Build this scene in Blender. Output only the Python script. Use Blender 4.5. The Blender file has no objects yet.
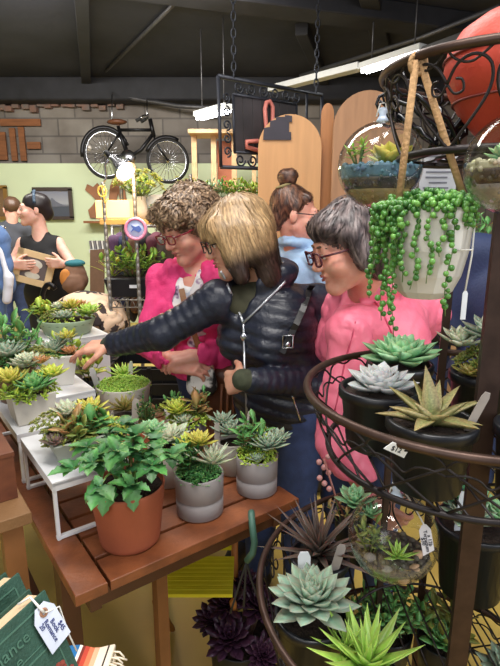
import bpy, bmesh, math, random
import numpy as np
from mathutils import Vector, Matrix
from mathutils.bvhtree import BVHTree
SC = bpy.context.scene
COL = SC.collection
PI = math.pi
R = math.radians

# ------------------------------------------------------------------ camera, world, light, exposure
EYE, PITCH, FPX = 1.5, R(13.0), 500.0
cam_d = bpy.data.cameras.new('camera'); cam = bpy.data.objects.new('camera', cam_d); COL.objects.link(cam)
cam.location = (0, 0, EYE); cam.rotation_euler = (PI/2 - PITCH, 0, 0)
cam_d.sensor_fit = 'VERTICAL'; cam_d.sensor_height = 36.0; cam_d.lens = 36.0*FPX/666.0
cam_d.clip_start = 0.02
SC.camera = cam
SC.view_settings.view_transform = 'Standard'; SC.view_settings.look = 'None'
SC.view_settings.gamma = 1; SC.view_settings.use_curve_mapping = False
SC.view_settings.exposure = 0.3
wd = bpy.data.worlds.new('world'); SC.world = wd; wd.use_nodes = True
wd.node_tree.nodes['Background'].inputs[0].default_value = (0.75, 0.85, 1.0, 1)
wd.node_tree.nodes['Background'].inputs[1].default_value = 0.30

def area(name, loc, target, sx, sy, watts, color):
    l = bpy.data.lights.new(name, 'AREA'); l.shape = 'RECTANGLE'; l.size = sx; l.size_y = sy
    l.energy = watts; l.color = color
    o = bpy.data.objects.new(name, l); COL.objects.link(o); o.location = loc
    o.rotation_euler = (Vector(target)-Vector(loc)).to_track_quat('-Z', 'Y').to_euler()
    return o
area('ceiling_tube_row_near', (0.1, 0.35, 3.1), (0.1, 0.9, 0), 1.6, 0.5, 46, (1, 0.97, 0.93))
area('ceiling_tube_row_middle', (-0.6, 2.3, 3.1), (-0.5, 2.5, 0), 2.4, 0.4, 46, (1, 0.97, 0.92))
area('ceiling_tube_row_far', (-1.6, 4.0, 3.1), (-1.7, 6.2, 0.8), 3.0, 0.4, 120, (1, 0.97, 0.90))
area('daylight_doorway', (2.6, -0.6, 2.0), (0.0, 1.4, 1.0), 1.6, 2.0, 44, (0.93, 0.97, 1))
area('shop_front_window', (-1.2, -1.6, 2.2), (-0.2, 1.4, 1.0), 2.2, 1.6, 26, (1, 0.98, 0.95))

# ------------------------------------------------------------------ helpers
def ray(px, py):
    x = (px-250)/FPX; y = -(py-333)/FPX
    c, s = math.cos(PITCH), math.sin(PITCH)
    return Vector((x, c+y*s, -s+y*c))
def at(px, py, Y):            # the point of the place seen at a pixel, at distance Y
    r = ray(px, py); return Vector((0, 0, EYE)) + r*(Y/r.y)
def atz(px, py, z):           # the same at height z
    r = ray(px, py); return Vector((0, 0, EYE)) + r*((z-EYE)/r.z)
def V(*a): return Vector(a)
def lin(c):
    c = c/255.0
    return c/12.92 if c <= 0.04045 else ((c+0.055)/1.055)**2.4
def S3(r, g, b): return (lin(r), lin(g), lin(b))

MATS = {}
def mat(name, rgb, rough=0.6, var=0.12, scale=14.0, bump=0.0, bscale=60.0, metal=0.0, stretch=(1, 1, 1), spec=0.5, rgb2=None, sharp=False, coat=0.0):
    if name in MATS: return MATS[name]
    m = bpy.data.materials.new(name); m.use_nodes = True; nt = m.node_tree; n = nt.nodes; L = nt.links
    p = n['Principled BSDF']; c = S3(*rgb)
    p.inputs['Roughness'].default_value = rough; p.inputs['Metallic'].default_value = metal
    p.inputs['Specular IOR Level'].default_value = spec; p.inputs['Coat Weight'].default_value = coat
    tc = n.new('ShaderNodeTexCoord'); mp = n.new('ShaderNodeMapping'); mp.inputs['Scale'].default_value = stretch
    L.new(tc.outputs['Object'], mp.inputs[0])
    nz = n.new('ShaderNodeTexNoise'); nz.inputs['Scale'].default_value = scale; nz.inputs['Detail'].default_value = 5
    L.new(mp.outputs[0], nz.inputs['Vector'])
    rp = n.new('ShaderNodeValToRGB'); e = rp.color_ramp.elements
    e[0].position = 0.46 if sharp else 0.3; e[1].position = 0.54 if sharp else 0.7
    if rgb2: a, b = c, S3(*rgb2)
    else: a = tuple(x*(1-var) for x in c); b = tuple(min(1, x*(1+var)) for x in c)
    e[0].color = (*a, 1); e[1].color = (*b, 1)
    L.new(nz.outputs[0], rp.inputs[0]); L.new(rp.outputs[0], p.inputs['Base Color'])
    if bump:
        n2 = n.new('ShaderNodeTexNoise'); n2.inputs['Scale'].default_value = bscale; n2.inputs['Detail'].default_value = 4
        L.new(mp.outputs[0], n2.inputs['Vector'])
        b_ = n.new('ShaderNodeBump'); b_.inputs['Strength'].default_value = bump; b_.inputs['Distance'].default_value = 0.01
        L.new(n2.outputs[0], b_.inputs['Height']); L.new(b_.outputs[0], p.inputs['Normal'])
    MATS[name] = m; return m
def vmat(name, rough=0.5, var=0.15, scale=40, sub=0.0, spec=0.5):
    if name in MATS: return MATS[name]
    m = bpy.data.materials.new(name); m.use_nodes = True; nt = m.node_tree; n = nt.nodes; L = nt.links
    p = n['Principled BSDF']; p.inputs['Roughness'].default_value = rough; p.inputs['Specular IOR Level'].default_value = spec
    a = n.new('ShaderNodeAttribute'); a.attribute_name = 'Col'
    tc = n.new('ShaderNodeTexCoord')
    nz = n.new('ShaderNodeTexNoise'); nz.inputs['Scale'].default_value = scale; nz.inputs['Detail'].default_value = 3
    L.new(tc.outputs['Object'], nz.inputs['Vector'])
    mr = n.new('ShaderNodeMapRange'); mr.inputs[1].default_value = 0.3; mr.inputs[2].default_value = 0.7
    mr.inputs[3].default_value = 1-var; mr.inputs[4].default_value = 1+var
    L.new(nz.outputs[0], mr.inputs[0])
    mx = n.new('ShaderNodeVectorMath'); mx.operation = 'SCALE'
    L.new(a.outputs['Color'], mx.inputs[0]); L.new(mr.outputs[0], mx.inputs['Scale'])
    L.new(mx.outputs[0], p.inputs['Base Color'])
    if sub:
        p.inputs['Subsurface Weight'].default_value = sub; p.inputs['Subsurface Scale'].default_value = 0.01
    MATS[name] = m; return m
def emat(name, rgb, strength):
    m = bpy.data.materials.new(name); m.use_nodes = True; p = m.node_tree.nodes['Principled BSDF']
    p.inputs['Base Color'].default_value = (*S3(*rgb), 1)
    p.inputs['Emission Color'].default_value = (*S3(*rgb), 1); p.inputs['Emission Strength'].default_value = strength
    return m
def glassmat(name, tint=(1, 1, 1), ior=0.025):
    m = bpy.data.materials.new(name); m.use_nodes = True; nt = m.node_tree; n = nt.nodes; L = nt.links
    n.remove(n['Principled BSDF']); out = n['Material Output']
    t = n.new('ShaderNodeBsdfTransparent'); t.inputs[0].default_value = (*tint, 1)
    g = n.new('ShaderNodeBsdfGlossy'); g.inputs['Roughness'].default_value = 0.02
    lw = n.new('ShaderNodeLayerWeight'); lw.inputs[0].default_value = 0.5
    pw = n.new('ShaderNodeMath'); pw.operation = 'POWER'; pw.inputs[1].default_value = 3.0; L.new(lw.outputs['Facing'], pw.inputs[0])
    f = n.new('ShaderNodeMath'); f.operation = 'MULTIPLY_ADD'; f.inputs[1].default_value = 0.62; f.inputs[2].default_value = ior; L.new(pw.outputs[0], f.inputs[0])
    mx = n.new('ShaderNodeMixShader'); L.new(f.outputs[0], mx.inputs[0]); L.new(t.outputs[0], mx.inputs[1]); L.new(g.outputs[0], mx.inputs[2])
    L.new(mx.outputs[0], out.inputs[0]); return m

class MB:
    """collects geometry for ONE mesh"""
    def __init__(s): s.v = []; s.f = []; s.c = []; s.flat = set(); s.mi = {}
    def vert(s, p, c=(0.5, 0.5, 0.5)): s.v.append(tuple(p)); s.c.append(c); return len(s.v)-1
    def add(s, vs, fs, c=(0.5, 0.5, 0.5), flat=False):
        o = len(s.v)
        for p in vs: s.v.append(tuple(p)); s.c.append(c)
        for f in fs:
            if flat: s.flat.add(len(s.f))
            s.f.append(tuple(i+o for i in f))
    def box(s, c, size, X=(1, 0, 0), Y=(0, 1, 0), c_=(0.5, 0.5, 0.5), Z=None, taper=1.0):
        X = Vector(X).normalized(); Y = Vector(Y).normalized(); Z = Vector(Z).normalized() if Z else X.cross(Y); c = Vector(c)
        a, b, d = size[0]/2, size[1]/2, size[2]/2
        ch = min(a, b, d)*0.12
        vs = []
        # chamfered in the top and bottom edges
        for (zz, k) in ((-d, ch), (-d+ch, 0), (d-ch, 0), (d, ch)):
            tp = 1.0 if zz > 0 else taper
            for (sx, sy) in ((-1, -1), (1, -1), (1, 1), (-1, 1)):
                vs.append(c + X*sx*(a*tp-k) + Y*sy*(b*tp-k) + Z*zz)
        fs = [(3, 2, 1, 0), (12, 13, 14, 15)]
        for l in range(3):
            for i in range(4):
                j = (i+1) % 4; fs.append((l*4+i, l*4+j, l*4+4+j, l*4+4+i))
        s.add(vs, fs, c_, True)
    def tube(s, pts, r, seg=6, c=(0.5, 0.5, 0.5), closed=False, cap=True, flat=None):
        pts = [Vector(p) for p in pts]; n = len(pts)
        rr = r if hasattr(r, '__len__') else [r]*n
        o = len(s.v); prev = None
        for i, p in enumerate(pts):
            a = pts[(i-1) % n] if (closed or i > 0) else p; b = pts[(i+1) % n] if (closed or i < n-1) else p
            t = (b-a)
            t = t.normalized() if t.length > 1e-9 else V(0, 0, 1)
            if prev is None: x = t.orthogonal().normalized()
            else:
                x = prev - t*prev.dot(t); x = x.normalized() if x.length > 1e-6 else t.orthogonal().normalized()
            prev = x; y = t.cross(x)
            for k in range(seg):
                an = 2*PI*k/seg; s.v.append(tuple(p + (x*math.cos(an)+y*math.sin(an))*rr[i])); s.c.append(c)
        for i in range(n if closed else n-1):
            for k in range(seg):
                k2 = (k+1) % seg; j = (i+1) % n
                s.f.append((o+i*seg+k, o+i*seg+k2, o+j*seg+k2, o+j*seg+k))
        if cap and not closed:
            s.f.append(tuple(o+k for k in range(seg))[::-1]); s.f.append(tuple(o+(n-1)*seg+k for k in range(seg)))
    def lathe(s, c, prof, seg=32, col=(0.5, 0.5, 0.5), X=(1, 0, 0), Y=(0, 1, 0)):
        c = Vector(c); X = Vector(X).normalized(); Y = Vector(Y).normalized(); Z = X.cross(Y); o = len(s.v)
        for (r, z) in prof:
            for k in range(seg):
                a = 2*PI*k/seg; s.v.append(tuple(c+X*r*math.cos(a)+Y*r*math.sin(a)+Z*z)); s.c.append(col)
        for i in range(len(prof)-1):
            for k in range(seg):
                k2 = (k+1) % seg; s.f.append((o+i*seg+k, o+i*seg+k2, o+(i+1)*seg+k2, o+(i+1)*seg+k))
        if prof[0][0] > 1e-6: s.f.append(tuple(o+k for k in range(seg))[::-1])
        if prof[-1][0] > 1e-6: s.f.append(tuple(o+(len(prof)-1)*seg+k for k in range(seg)))
    def ball(s, c, r, seg=8, rings=6, col=(0.5, 0.5, 0.5), M=None):
        c = Vector(c); rr = r if hasattr(r, '__len__') else (r, r, r); o = len(s.v)
        for i in range(rings+1):
            th = PI*i/rings
            for k in range(seg):
                a = 2*PI*k/seg
                q = Vector((rr[0]*math.sin(th)*math.cos(a), rr[1]*math.sin(th)*math.sin(a), rr[2]*math.cos(th)))
                if M: q = M @ q
                s.v.append(tuple(c+q)); s.c.append(col)
        for i in range(rings):
            for k in range(seg):
                k2 = (k+1) % seg; s.f.append((o+i*seg+k, o+(i+1)*seg+k, o+(i+1)*seg+k2, o+i*seg+k2))
    def plate(s, outline, thick, n, col=(0.5, 0.5, 0.5)):
        """a flat outline (list of points) given real thickness along n"""
        n = Vector(n).normalized()*thick; k = len(outline); o = len(s.v)
        for p in outline: s.v.append(tuple(Vector(p))); s.c.append(col)
        for p in outline: s.v.append(tuple(Vector(p)+n)); s.c.append(col)
        base = len(s.f)
        s.f.append(tuple(o+i for i in range(k))[::-1]); s.f.append(tuple(o+k+i for i in range(k)))
        for i in range(k):
            j = (i+1) % k; s.f.append((o+i, o+j, o+k+j, o+k+i))
        for q in range(base, len(s.f)): s.flat.add(q)

ORG = {}
def mesh_of(name, v, f, c=None, flat=None, smooth=True):
    me = bpy.data.meshes.new(name); me.from_pydata(v, [], f)
    if smooth:
        a = np.ones(len(me.polygons), dtype=bool)
        if flat:
            a[list(flat)] = False
        me.polygons.foreach_set('use_smooth', a)
    if c is not None:
        at_ = me.color_attributes.new('Col', 'FLOAT_COLOR', 'POINT')
        cc = np.ones((len(v), 4), dtype=np.float32); cc[:, :3] = np.asarray(c, dtype=np.float32)
        at_.data.foreach_set('color', cc.ravel())
    me.update(); return me
def obj(name, mb, m, parent=None, label=None):
    o_ = ORG.get(parent.name, Vector((0, 0, 0))) if parent else Vector((0, 0, 0))
    v = np.asarray(mb.v, dtype=np.float64) - np.array(o_)
    me = mesh_of(name, v.tolist(), mb.f, mb.c, mb.flat)
    me.materials.append(m)
    o = bpy.data.objects.new(name, me); COL.objects.link(o)
    if parent: o.parent = parent
    ORG[o.name] = o_
    if label: o['label'] = label
    return o
def tag(o, label, cat, group=None, kind=None):
    o['label'] = label; o['category'] = cat
    if group: o['group'] = group
    if kind: o['kind'] = kind
    return o
def thing(name, label, cat, loc, group=None):
    o = bpy.data.objects.new(name, None); COL.objects.link(o); o.location = loc; o.empty_display_size = 0.05
    ORG[o.name] = Vector(loc); return tag(o, label, cat, group)
def recenter(o):
    """a thing that is one mesh: put its origin at its base"""
    me = o.data; n = len(me.vertices); co = np.empty(n*3); me.vertices.foreach_get('co', co); co = co.reshape(-1, 3)
    b = np.array([(co[:, 0].min()+co[:, 0].max())/2, (co[:, 1].min()+co[:, 1].max())/2, co[:, 2].min()])
    me.vertices.foreach_set('co', (co-b).ravel()); me.update(); o.location = Vector(b); ORG[o.name] = Vector(b)
    return o
def solo(name, mb, m, label, cat, group=None, kind=None):
    return tag(recenter(obj(name, mb, m)), label, cat, group, kind)
def struct(name, mb, m):
    o = obj(name, mb, m); o['kind'] = 'structure'; o['label'] = name.replace('_', ' '); return o
def text_mesh(s, size, extrude=0.0006):
    cu = bpy.data.curves.new('lettering', 'FONT'); cu.body = s; cu.size = size; cu.extrude = extrude; cu.align_x = 'CENTER'; cu.align_y = 'CENTER'
    cu.resolution_u = 2
    o = bpy.data.objects.new('lettering', cu); COL.objects.link(o)
    dg = bpy.context.evaluated_depsgraph_get(); dg.update()
    me = o.evaluated_get(dg).to_mesh()
    vs = [v.co.copy() for v in me.vertices]; fs = [tuple(p.vertices) for p in me.polygons]
    o.evaluated_get(dg).to_mesh_clear(); bpy.data.objects.remove(o); bpy.data.curves.remove(cu)
    return vs, fs
def lettering(name, s, size, c, X, Y, m, parent):
    vs, fs = text_mesh(s, size); X = Vector(X).normalized(); Y = Vector(Y).normalized(); Z = X.cross(Y); c = Vector(c)
    mb = MB(); mb.add([c+X*p.x+Y*p.y+Z*p.z for p in vs], fs, flat=True)
    return obj(name, mb, m, parent)
def bez(p0, p1, p2, n=8):
    p0, p1, p2 = Vector(p0), Vector(p1), Vector(p2)
    return [p0*(1-t)**2+p1*2*t*(1-t)+p2*t*t for t in [i/n for i in range(n+1)]]

# ------------------------------------------------------------------ implicit surfaces for bodies, clothes, hair
def sines(P, f, seed):
    r = np.random.RandomState(seed); o = 0
    for i in range(5):
        d = r.normal(size=3); d /= np.linalg.norm(d); d *= f*(0.6+r.rand())
        o = o+np.sin(P[0]*d[0]+P[1]*d[1]+P[2]*d[2]+r.rand()*6.28)
    return o/5.0
class SDF:
    def __init__(s): s.ops = []
    def cap(s, a, b, ra, rb, k=0.02, mode='u', quilt=None): s.ops.append(('cap', np.array(a), np.array(b), ra, rb, k, mode, quilt)); return s
    def ell(s, c, r, M=None, k=0.02, mode='u', quilt=None):
        r = np.array(r if hasattr(r, '__len__') else (r, r, r), dtype=float)
        s.ops.append(('ell', np.array(c), r, np.array(M) if M is not None else np.eye(3), 0, k, mode, quilt)); return s
    def cut(s, p, n): s.ops.append(('pl', np.array(p), np.array(Vector(n).normalized()), 0, 0, 0, 'cut', None)); return s
    def noise(s, amp, f, seed): s.ops.append(('nz', amp, f, seed, 0, 0, 'nz', None)); return s
    def build(s, vox):
        lo = np.array([1e9]*3); hi = -lo
        for o in s.ops:
            if o[6] != 'u': continue
            if o[0] == 'cap':
                r = max(o[3], o[4]); lo = np.minimum(lo, np.minimum(o[1], o[2])-r); hi = np.maximum(hi, np.maximum(o[1], o[2])+r)
            else:
                ex = np.sqrt(((o[3]*o[2][None, :])**2).sum(1)); lo = np.minimum(lo, o[1]-ex); hi = np.maximum(hi, o[1]+ex)
        lo -= 0.03; hi += 0.03; n = np.ceil((hi-lo)/vox).astype(int)+1
        F = np.full(n, 0.2, dtype=np.float32); ax = [lo[i]+vox*np.arange(n[i]) for i in range(3)]
        for o in s.ops:
            kind, k, mode, q = o[0], o[5], o[6], o[7]
            if kind == 'pl':
                d = (ax[0][:, None, None]-o[1][0])*o[2][0]+(ax[1][None, :, None]-o[1][1])*o[2][1]+(ax[2][None, None, :]-o[1][2])*o[2][2]
                F = np.maximum(F, d.astype(np.float32)); continue
            if kind == 'nz':
                P = (ax[0][:, None, None], ax[1][None, :, None], ax[2][None, None, :])
                if o[3] < 0: F = F + (o[1]*(np.abs(sines(P, o[2], -o[3]))**.6-.35)*-1.0).astype(np.float32)
                else: F = F + (o[1]*sines(P, o[2], o[3])).astype(np.float32)
                continue
            if kind == 'cap':
                r = max(o[3], o[4]); a = np.minimum(o[1], o[2])-r; b = np.maximum(o[1], o[2])+r
            else:
                ex = np.sqrt(((o[3]*o[2][None, :])**2).sum(1)); a = o[1]-ex; b = o[1]+ex
            pad = k+0.05
            i0 = np.clip(np.floor((a-pad-lo)/vox).astype(int), 0, n-1); i1 = np.clip(np.ceil((b+pad-lo)/vox).astype(int)+1, 1, n)
            if (i1 <= i0).any(): continue
            sl = tuple(slice(i0[i], i1[i]) for i in range(3))
            X = ax[0][sl[0]][:, None, None]; Y = ax[1][sl[1]][None, :, None]; Z = ax[2][sl[2]][None, None, :]
            if kind == 'cap':
                ba = o[2]-o[1]; L2 = max(ba.dot(ba), 1e-9)
                px, py, pz = X-o[1][0], Y-o[1][1], Z-o[1][2]
                t = np.clip((px*ba[0]+py*ba[1]+pz*ba[2])/L2, 0, 1)
                d = np.sqrt((px-ba[0]*t)**2+(py-ba[1]*t)**2+(pz-ba[2]*t)**2)-(o[3]+(o[4]-o[3])*t)
                if q: d = d-q[0]*np.abs(np.sin(PI*t*math.sqrt(L2)/q[1]))
            else:
                px, py, pz = X-o[1][0], Y-o[1][1], Z-o[1][2]; M = o[3]; rr = o[2]
                u = [(px*M[0][j]+py*M[1][j]+pz*M[2][j]) for j in range(3)]
                k0 = np.sqrt(sum((u[j]/rr[j])**2 for j in range(3))); k1 = np.sqrt(sum((u[j]/rr[j]**2)**2 for j in range(3)))+1e-9
                d = k0*(k0-1)/k1
                if q: d = d-q[0]*np.abs(np.sin(PI*(Z+0.15*X)/q[1]))
            d = d.astype(np.float32); A = F[sl]
            if mode == 'u':
                if k > 0:
                    h = np.maximum(k-np.abs(A-d), 0)/k; F[sl] = np.minimum(A, d)-h*h*k*0.25
                else: F[sl] = np.minimum(A, d)
            else:
                if k > 0:
                    h = np.maximum(k-np.abs(A+d), 0)/k; F[sl] = np.maximum(A, -d)+h*h*k*0.25
                else: F[sl] = np.maximum(A, -d)
        F[0] = F[-1] = 0.2; F[:, 0] = F[:, -1] = 0.2; F[:, :, 0] = F[:, :, -1] = 0.2
        s.F, s.lo, s.vox, s.n = F, lo, vox, n
        return s.nets()
    def nets(s):
        F, lo, vox = s.F, s.lo, s.vox
        I = F < 0; n = F.shape
        cnt = np.zeros((n[0]-1, n[1]-1, n[2]-1), dtype=np.int8)
        for a in (0, 1):
            for b in (0, 1):
                for c in (0, 1): cnt += I[a:n[0]-1+a, b:n[1]-1+b, c:n[2]-1+c]
        act = (cnt > 0) & (cnt < 8); cells = np.argwhere(act)
        idx = np.full(act.shape, -1, dtype=np.int64); idx[act] = np.arange(len(cells))
        acc = np.zeros((len(cells), 3)); w = np.zeros(len(cells))
        cs = [np.array(c) for c in [(0, 0, 0), (1, 0, 0), (0, 1, 0), (1, 1, 0), (0, 0, 1), (1, 0, 1), (0, 1, 1), (1, 1, 1)]]
        val = [F[cells[:, 0]+c[0], cells[:, 1]+c[1], cells[:, 2]+c[2]] for c in cs]
        for i in range(8):
            for j in range(i+1, 8):
                if abs(cs[i]-cs[j]).sum() != 1: continue
                m = (val[i] < 0) != (val[j] < 0)
                t = np.where(m, val[i]/np.where(m, val[i]-val[j], 1), 0)
                acc += np.where(m[:, None], cs[i]+(cs[j]-cs[i])*t[:, None], 0); w += m
        verts = lo+vox*(cells+acc/np.maximum(w, 1)[:, None])
        faces = []
        for axn in range(3):
            sa = [slice(None)]*3; sb = [slice(None)]*3; sa[axn] = slice(0, -1); sb[axn] = slice(1, None)
            A = I[tuple(sa)]; B = I[tuple(sb)]
            for flip, E in ((False, A & ~B), (True, ~A & B)):
                e = np.argwhere(E)
                if len(e) == 0: continue
                u, v = (axn+1) % 3, (axn+2) % 3
                q = []
                for du, dv in ((-1, -1), (0, -1), (0, 0), (-1, 0)):
                    c = e.copy(); c[:, u] += du; c[:, v] += dv; q.append(idx[c[:, 0], c[:, 1], c[:, 2]])
                q = np.stack(q, 1)
                if flip: q = q[:, ::-1]
                faces.append(q)
        s.verts, s.faces = verts, np.concatenate(faces)
        return s.verts, s.faces
    def samp(s, P):
        i = np.clip(np.round((P-s.lo)/s.vox).astype(int), 1, np.array(s.n)-2)
        F = s.F; f = F[i[:, 0], i[:, 1], i[:, 2]]
        g = np.stack([F[i[:, 0]+1, i[:, 1], i[:, 2]]-F[i[:, 0]-1, i[:, 1], i[:, 2]], F[i[:, 0], i[:, 1]+1, i[:, 2]]-F[i[:, 0], i[:, 1]-1, i[:, 2]], F[i[:, 0], i[:, 1], i[:, 2]+1]-F[i[:, 0], i[:, 1], i[:, 2]-1]], 1)
        g /= np.linalg.norm(g, axis=1)[:, None]+1e-9
        return f, g
    def bvh(s): return BVHTree.FromPolygons([Vector(v) for v in s.verts], [tuple(int(i) for i in f) for f in s.faces])
def sobj(name, S, vox, m, parent, colour=None, label=None):
    v, f = S.build(vox)
    o_ = ORG.get(parent.name, Vector((0, 0, 0))) if parent else Vector((0, 0, 0))
    c = colour(v) if colour else None
    me = mesh_of(name, (v-np.array(o_)).tolist(), f.tolist(), c); me.materials.append(m)
    o = bpy.data.objects.new(name, me); COL.objects.link(o)
    if parent: o.parent = parent
    ORG[o.name] = o_
    if label: o['label'] = label
    return o
# ------------------------------------------------------------------ the setting
def brickmat(name, c1, c2, cm, scale, bump=0.4):
    m = bpy.data.materials.new(name); m.use_nodes = True; nt = m.node_tree; n = nt.nodes; L = nt.links; p = n['Principled BSDF']
    tc = n.new('ShaderNodeTexCoord'); mp = n.new('ShaderNodeMapping'); mp.inputs['Rotation'].default_value = (PI/2, 0, 0)
    b = n.new('ShaderNodeTexBrick'); b.inputs['Scale'].default_value = scale
    b.inputs['Color1'].default_value = (*S3(*c1), 1); b.inputs['Color2'].default_value = (*S3(*c2), 1); b.inputs['Mortar'].default_value = (*S3(*cm), 1)
    b.inputs['Mortar Size'].default_value = 0.012; b.inputs['Brick Width'].default_value = 0.5; b.inputs['Row Height'].default_value = 0.24
    nz = n.new('ShaderNodeTexNoise'); nz.inputs['Scale'].default_value = 2.2; nz.inputs['Detail'].default_value = 8
    L.new(tc.outputs['Object'], mp.inputs[0]); L.new(mp.outputs[0], b.inputs['Vector']); L.new(tc.outputs['Object'], nz.inputs['Vector'])
    mx = n.new('ShaderNodeMix'); mx.data_type = 'RGBA'; mx.blend_type = 'MULTIPLY'; mx.inputs[0].default_value = 0.75
    rp = n.new('ShaderNodeValToRGB'); rp.color_ramp.elements[0].position = 0.3; rp.color_ramp.elements[0].color = (0.5, 0.45, 0.42, 1); rp.color_ramp.elements[1].position = 0.62
    L.new(nz.outputs[0], rp.inputs[0]); L.new(b.outputs['Color'], mx.inputs[6]); L.new(rp.outputs[0], mx.inputs[7]); L.new(mx.outputs[2], p.inputs['Base Color'])
    bp = n.new('ShaderNodeBump'); bp.inputs['Strength'].default_value = bump; bp.inputs['Distance'].default_value = 0.02
    L.new(b.outputs['Fac'], bp.inputs['Height']); bp.invert = True; L.new(bp.outputs[0], p.inputs['Normal']); p.inputs['Roughness'].default_value = 0.9
    return m
m_floor = mat('floor_concrete', (226, 194, 98), 0.35, scale=1.7, rgb2=(188, 160, 86), bump=0.15, bscale=9)
mb = MB(); mb.box((0, 3.0, -0.05), (11, 10, 0.1)); struct('floor', mb, m_floor)
m_ceil = mat('ceiling_black', (44, 45, 56), 0.75, var=0.35, scale=1.3, bump=0.5, bscale=5)
mb = MB(); mb.box((0, 4.0, 3.4), (11, 8.2, 0.12)); struct('ceiling', mb, m_ceil)
mb = MB(); mb.box((0, 7.75, 1.68), (11, 0.2, 3.36)); struct('wall_back', mb, brickmat('grey_block', (150, 142, 134), (130, 122, 116), (112, 106, 102), 1.0))
mb = MB(); mb.box((-2.45, 7.2, 1.11), (6.1, 0.12, 2.22)); struct('wall_partition', mb, mat('green_paint', (203, 214, 178), 0.6, var=0.04, scale=2))
mb = MB(); mb.box((5.4, 4.0, 1.68), (0.2, 8, 3.36)); struct('wall_right', mb, mat('dark_wall', (70, 64, 62), 0.9, var=0.3, scale=3))
mb = MB(); mb.box((-5.45, 4.0, 1.68), (0.2, 8, 3.36)); struct('wall_left', mb, MATS['green_paint'])
# roof beams
m_beam = mat('beam_black', (34, 33, 38), 0.7, var=0.3, scale=6)
def beam(n, a, b, w, h):
    a, b = Vector(a), Vector(b); X = (b-a).normalized(); Y = V(0, 0, 1).cross(X)
    mb = MB(); mb.box((a+b)/2, ((b-a).length, w, h), X, Y); struct('trim_%d' % n, mb, m_beam)
beam(1, (-1.2, 4.25, 3.26), (5.3, 6.3, 3.26), 0.28, 0.16)
beam(2, (-5.3, 7.45, 3.2), (5.3, 7.45, 3.2), 0.3, 0.3)
beam(3, (-0.95, 3.2, 3.3), (-2.2, 7.3, 3.3), 0.12, 0.1)
beam(4, (0.9, 4.4, 3.3), (1.9, 7.3, 3.3), 0.16, 0.12)
beam(5, (0.5, 5.4, 3.29), (1.0, 7.3, 3.29), 0.12, 0.12)
# rubble of old brick along the wall head
rng = random.Random(5)
mb = MB()
for i in range(26):
    x = -4.6+i*0.11+rng.uniform(-.02, .02); mb.box((x, 7.6, 3.02+rng.uniform(-.03, .04)), (0.1, 0.1, rng.uniform(0.06, 0.1)), (1, rng.uniform(-.2, .2), 0), (0, 1, 0))
struct('trim_6', mb, mat('old_brick', (140, 100, 84), 0.9, scale=9, rgb2=(110, 104, 100)))
m_pipe = mat('grey_pipe', (92, 90, 92), 0.5, var=0.2, metal=0.6)
def pipe(label, pts, r, m=None):
    mb = MB(); mb.tube(pts, r, 8); return solo('ceiling_pipe', mb, m or m_pipe, label, 'pipe')
pipe('long grey pipe running along the block wall above the bicycle', [at(-20, 74, 7.35), at(95, 92, 7.35), at(178, 106, 7.3), at(215, 108, 7.0)], 0.03)
pipe('thin conduit crossing the black ceiling diagonally at upper left', [atz(176, 2, 3.31), atz(150, 28, 3.31), atz(106, 71, 3.31)], 0.018)
# old planks on the block wall
m_plank = mat('old_plank', (142, 88, 52), 0.7, var=0.3, scale=3, stretch=(1, 1, 8), bump=0.2)
def wallboard(label, px0, py0, px1, py1, Y, th=0.03, name='wooden_board', m=None):
    a = at(px0, py0, Y); b = at(px1, py1, Y); mb = MB()
    mb.box((a+b)/2, (abs(b.x-a.x), th, abs(a.z-b.z)))
    return solo(name, mb, m or m_plank, label, 'board', 'old boards fixed to the block wall')
for i, (a, b, c, d, w) in enumerate([(0, 119, 41, 126, 'long thin brown board nailed level high on the block wall'), (9, 128, 18, 161, 'upright brown board behind the leftmost upper wall'), (18, 127, 27, 161, 'paler upright brown board second of the upright pair'), (27, 142, 41, 149, 'short brown board stub right of the upright boards'), (-8, 132, 8, 160, 'brown board at the very left edge of the block wall')]):
    wallboard(w, a, b, c, d, 7.6)
# ------------------------------------------------------------------ fluorescent strips
m_white_paint = mat('white_enamel', (214, 214, 212), 0.45, var=0.04)
m_tube = emat('tube_light', (250, 252, 255), 14)
def fluor(label, a, b, w=0.12):
    a, b = Vector(a), Vector(b); X = (b-a).normalized(); Y = V(0, 0, 1).cross(X).normalized(); Z = X.cross(Y)
    t = thing('fluorescent_light', label, 'light', (a+b)/2, 'fluorescent lights under the roof')
    mb = MB(); mb.box((a+b)/2+Z*0.035, ((b-a).length, w, 0.05), X, Y); obj('housing', mb, m_white_paint, t)
    for s in (-1, 1):
        mb = MB(); mb.tube([a+Y*s*w*0.22+X*0.02-Z*0.01, b+Y*s*w*0.22-X*0.02-Z*0.01], 0.016, 8); obj('lamp_tube', mb, m_tube, t)
    for k in (.15, .85):
        p = a*(1-k)+b*k+Z*.05; mb = MB(); mb.tube([p, V(p.x, p.y, 3.335)], .006, 5); obj('hanger_rod', mb, m_pipe, t)
    return t
fluor('short bright fluorescent light hanging left of the iron frame', at(198, 118, 5.6), at(229, 110, 5.2))
fluor('bright fluorescent light at the near end of the long white channel', at(363, 71, 5.0), at(424, 52, 4.4))
mb = MB(); a, b = at(272, 89, 6.2), at(362, 66, 5.06); X = (b-a).normalized(); mb.box((a+b)/2, ((b-a).length, 0.12, 0.06), X, V(0, 0, 1).cross(X))
solo('cable_channel', mb, m_white_paint, 'long white channel continuing the strip light behind the iron frame', 'channel')
mb = MB(); a, b = at(426, 51, 4.4), at(500, 24, 3.8); X = (b-a).normalized(); mb.box((a+b)/2, ((b-a).length, 0.1, 0.05), X, V(0, 0, 1).cross(X))
solo('cable_channel', mb, m_pipe, 'grey channel running from the strip light to the right edge', 'channel')
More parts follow.
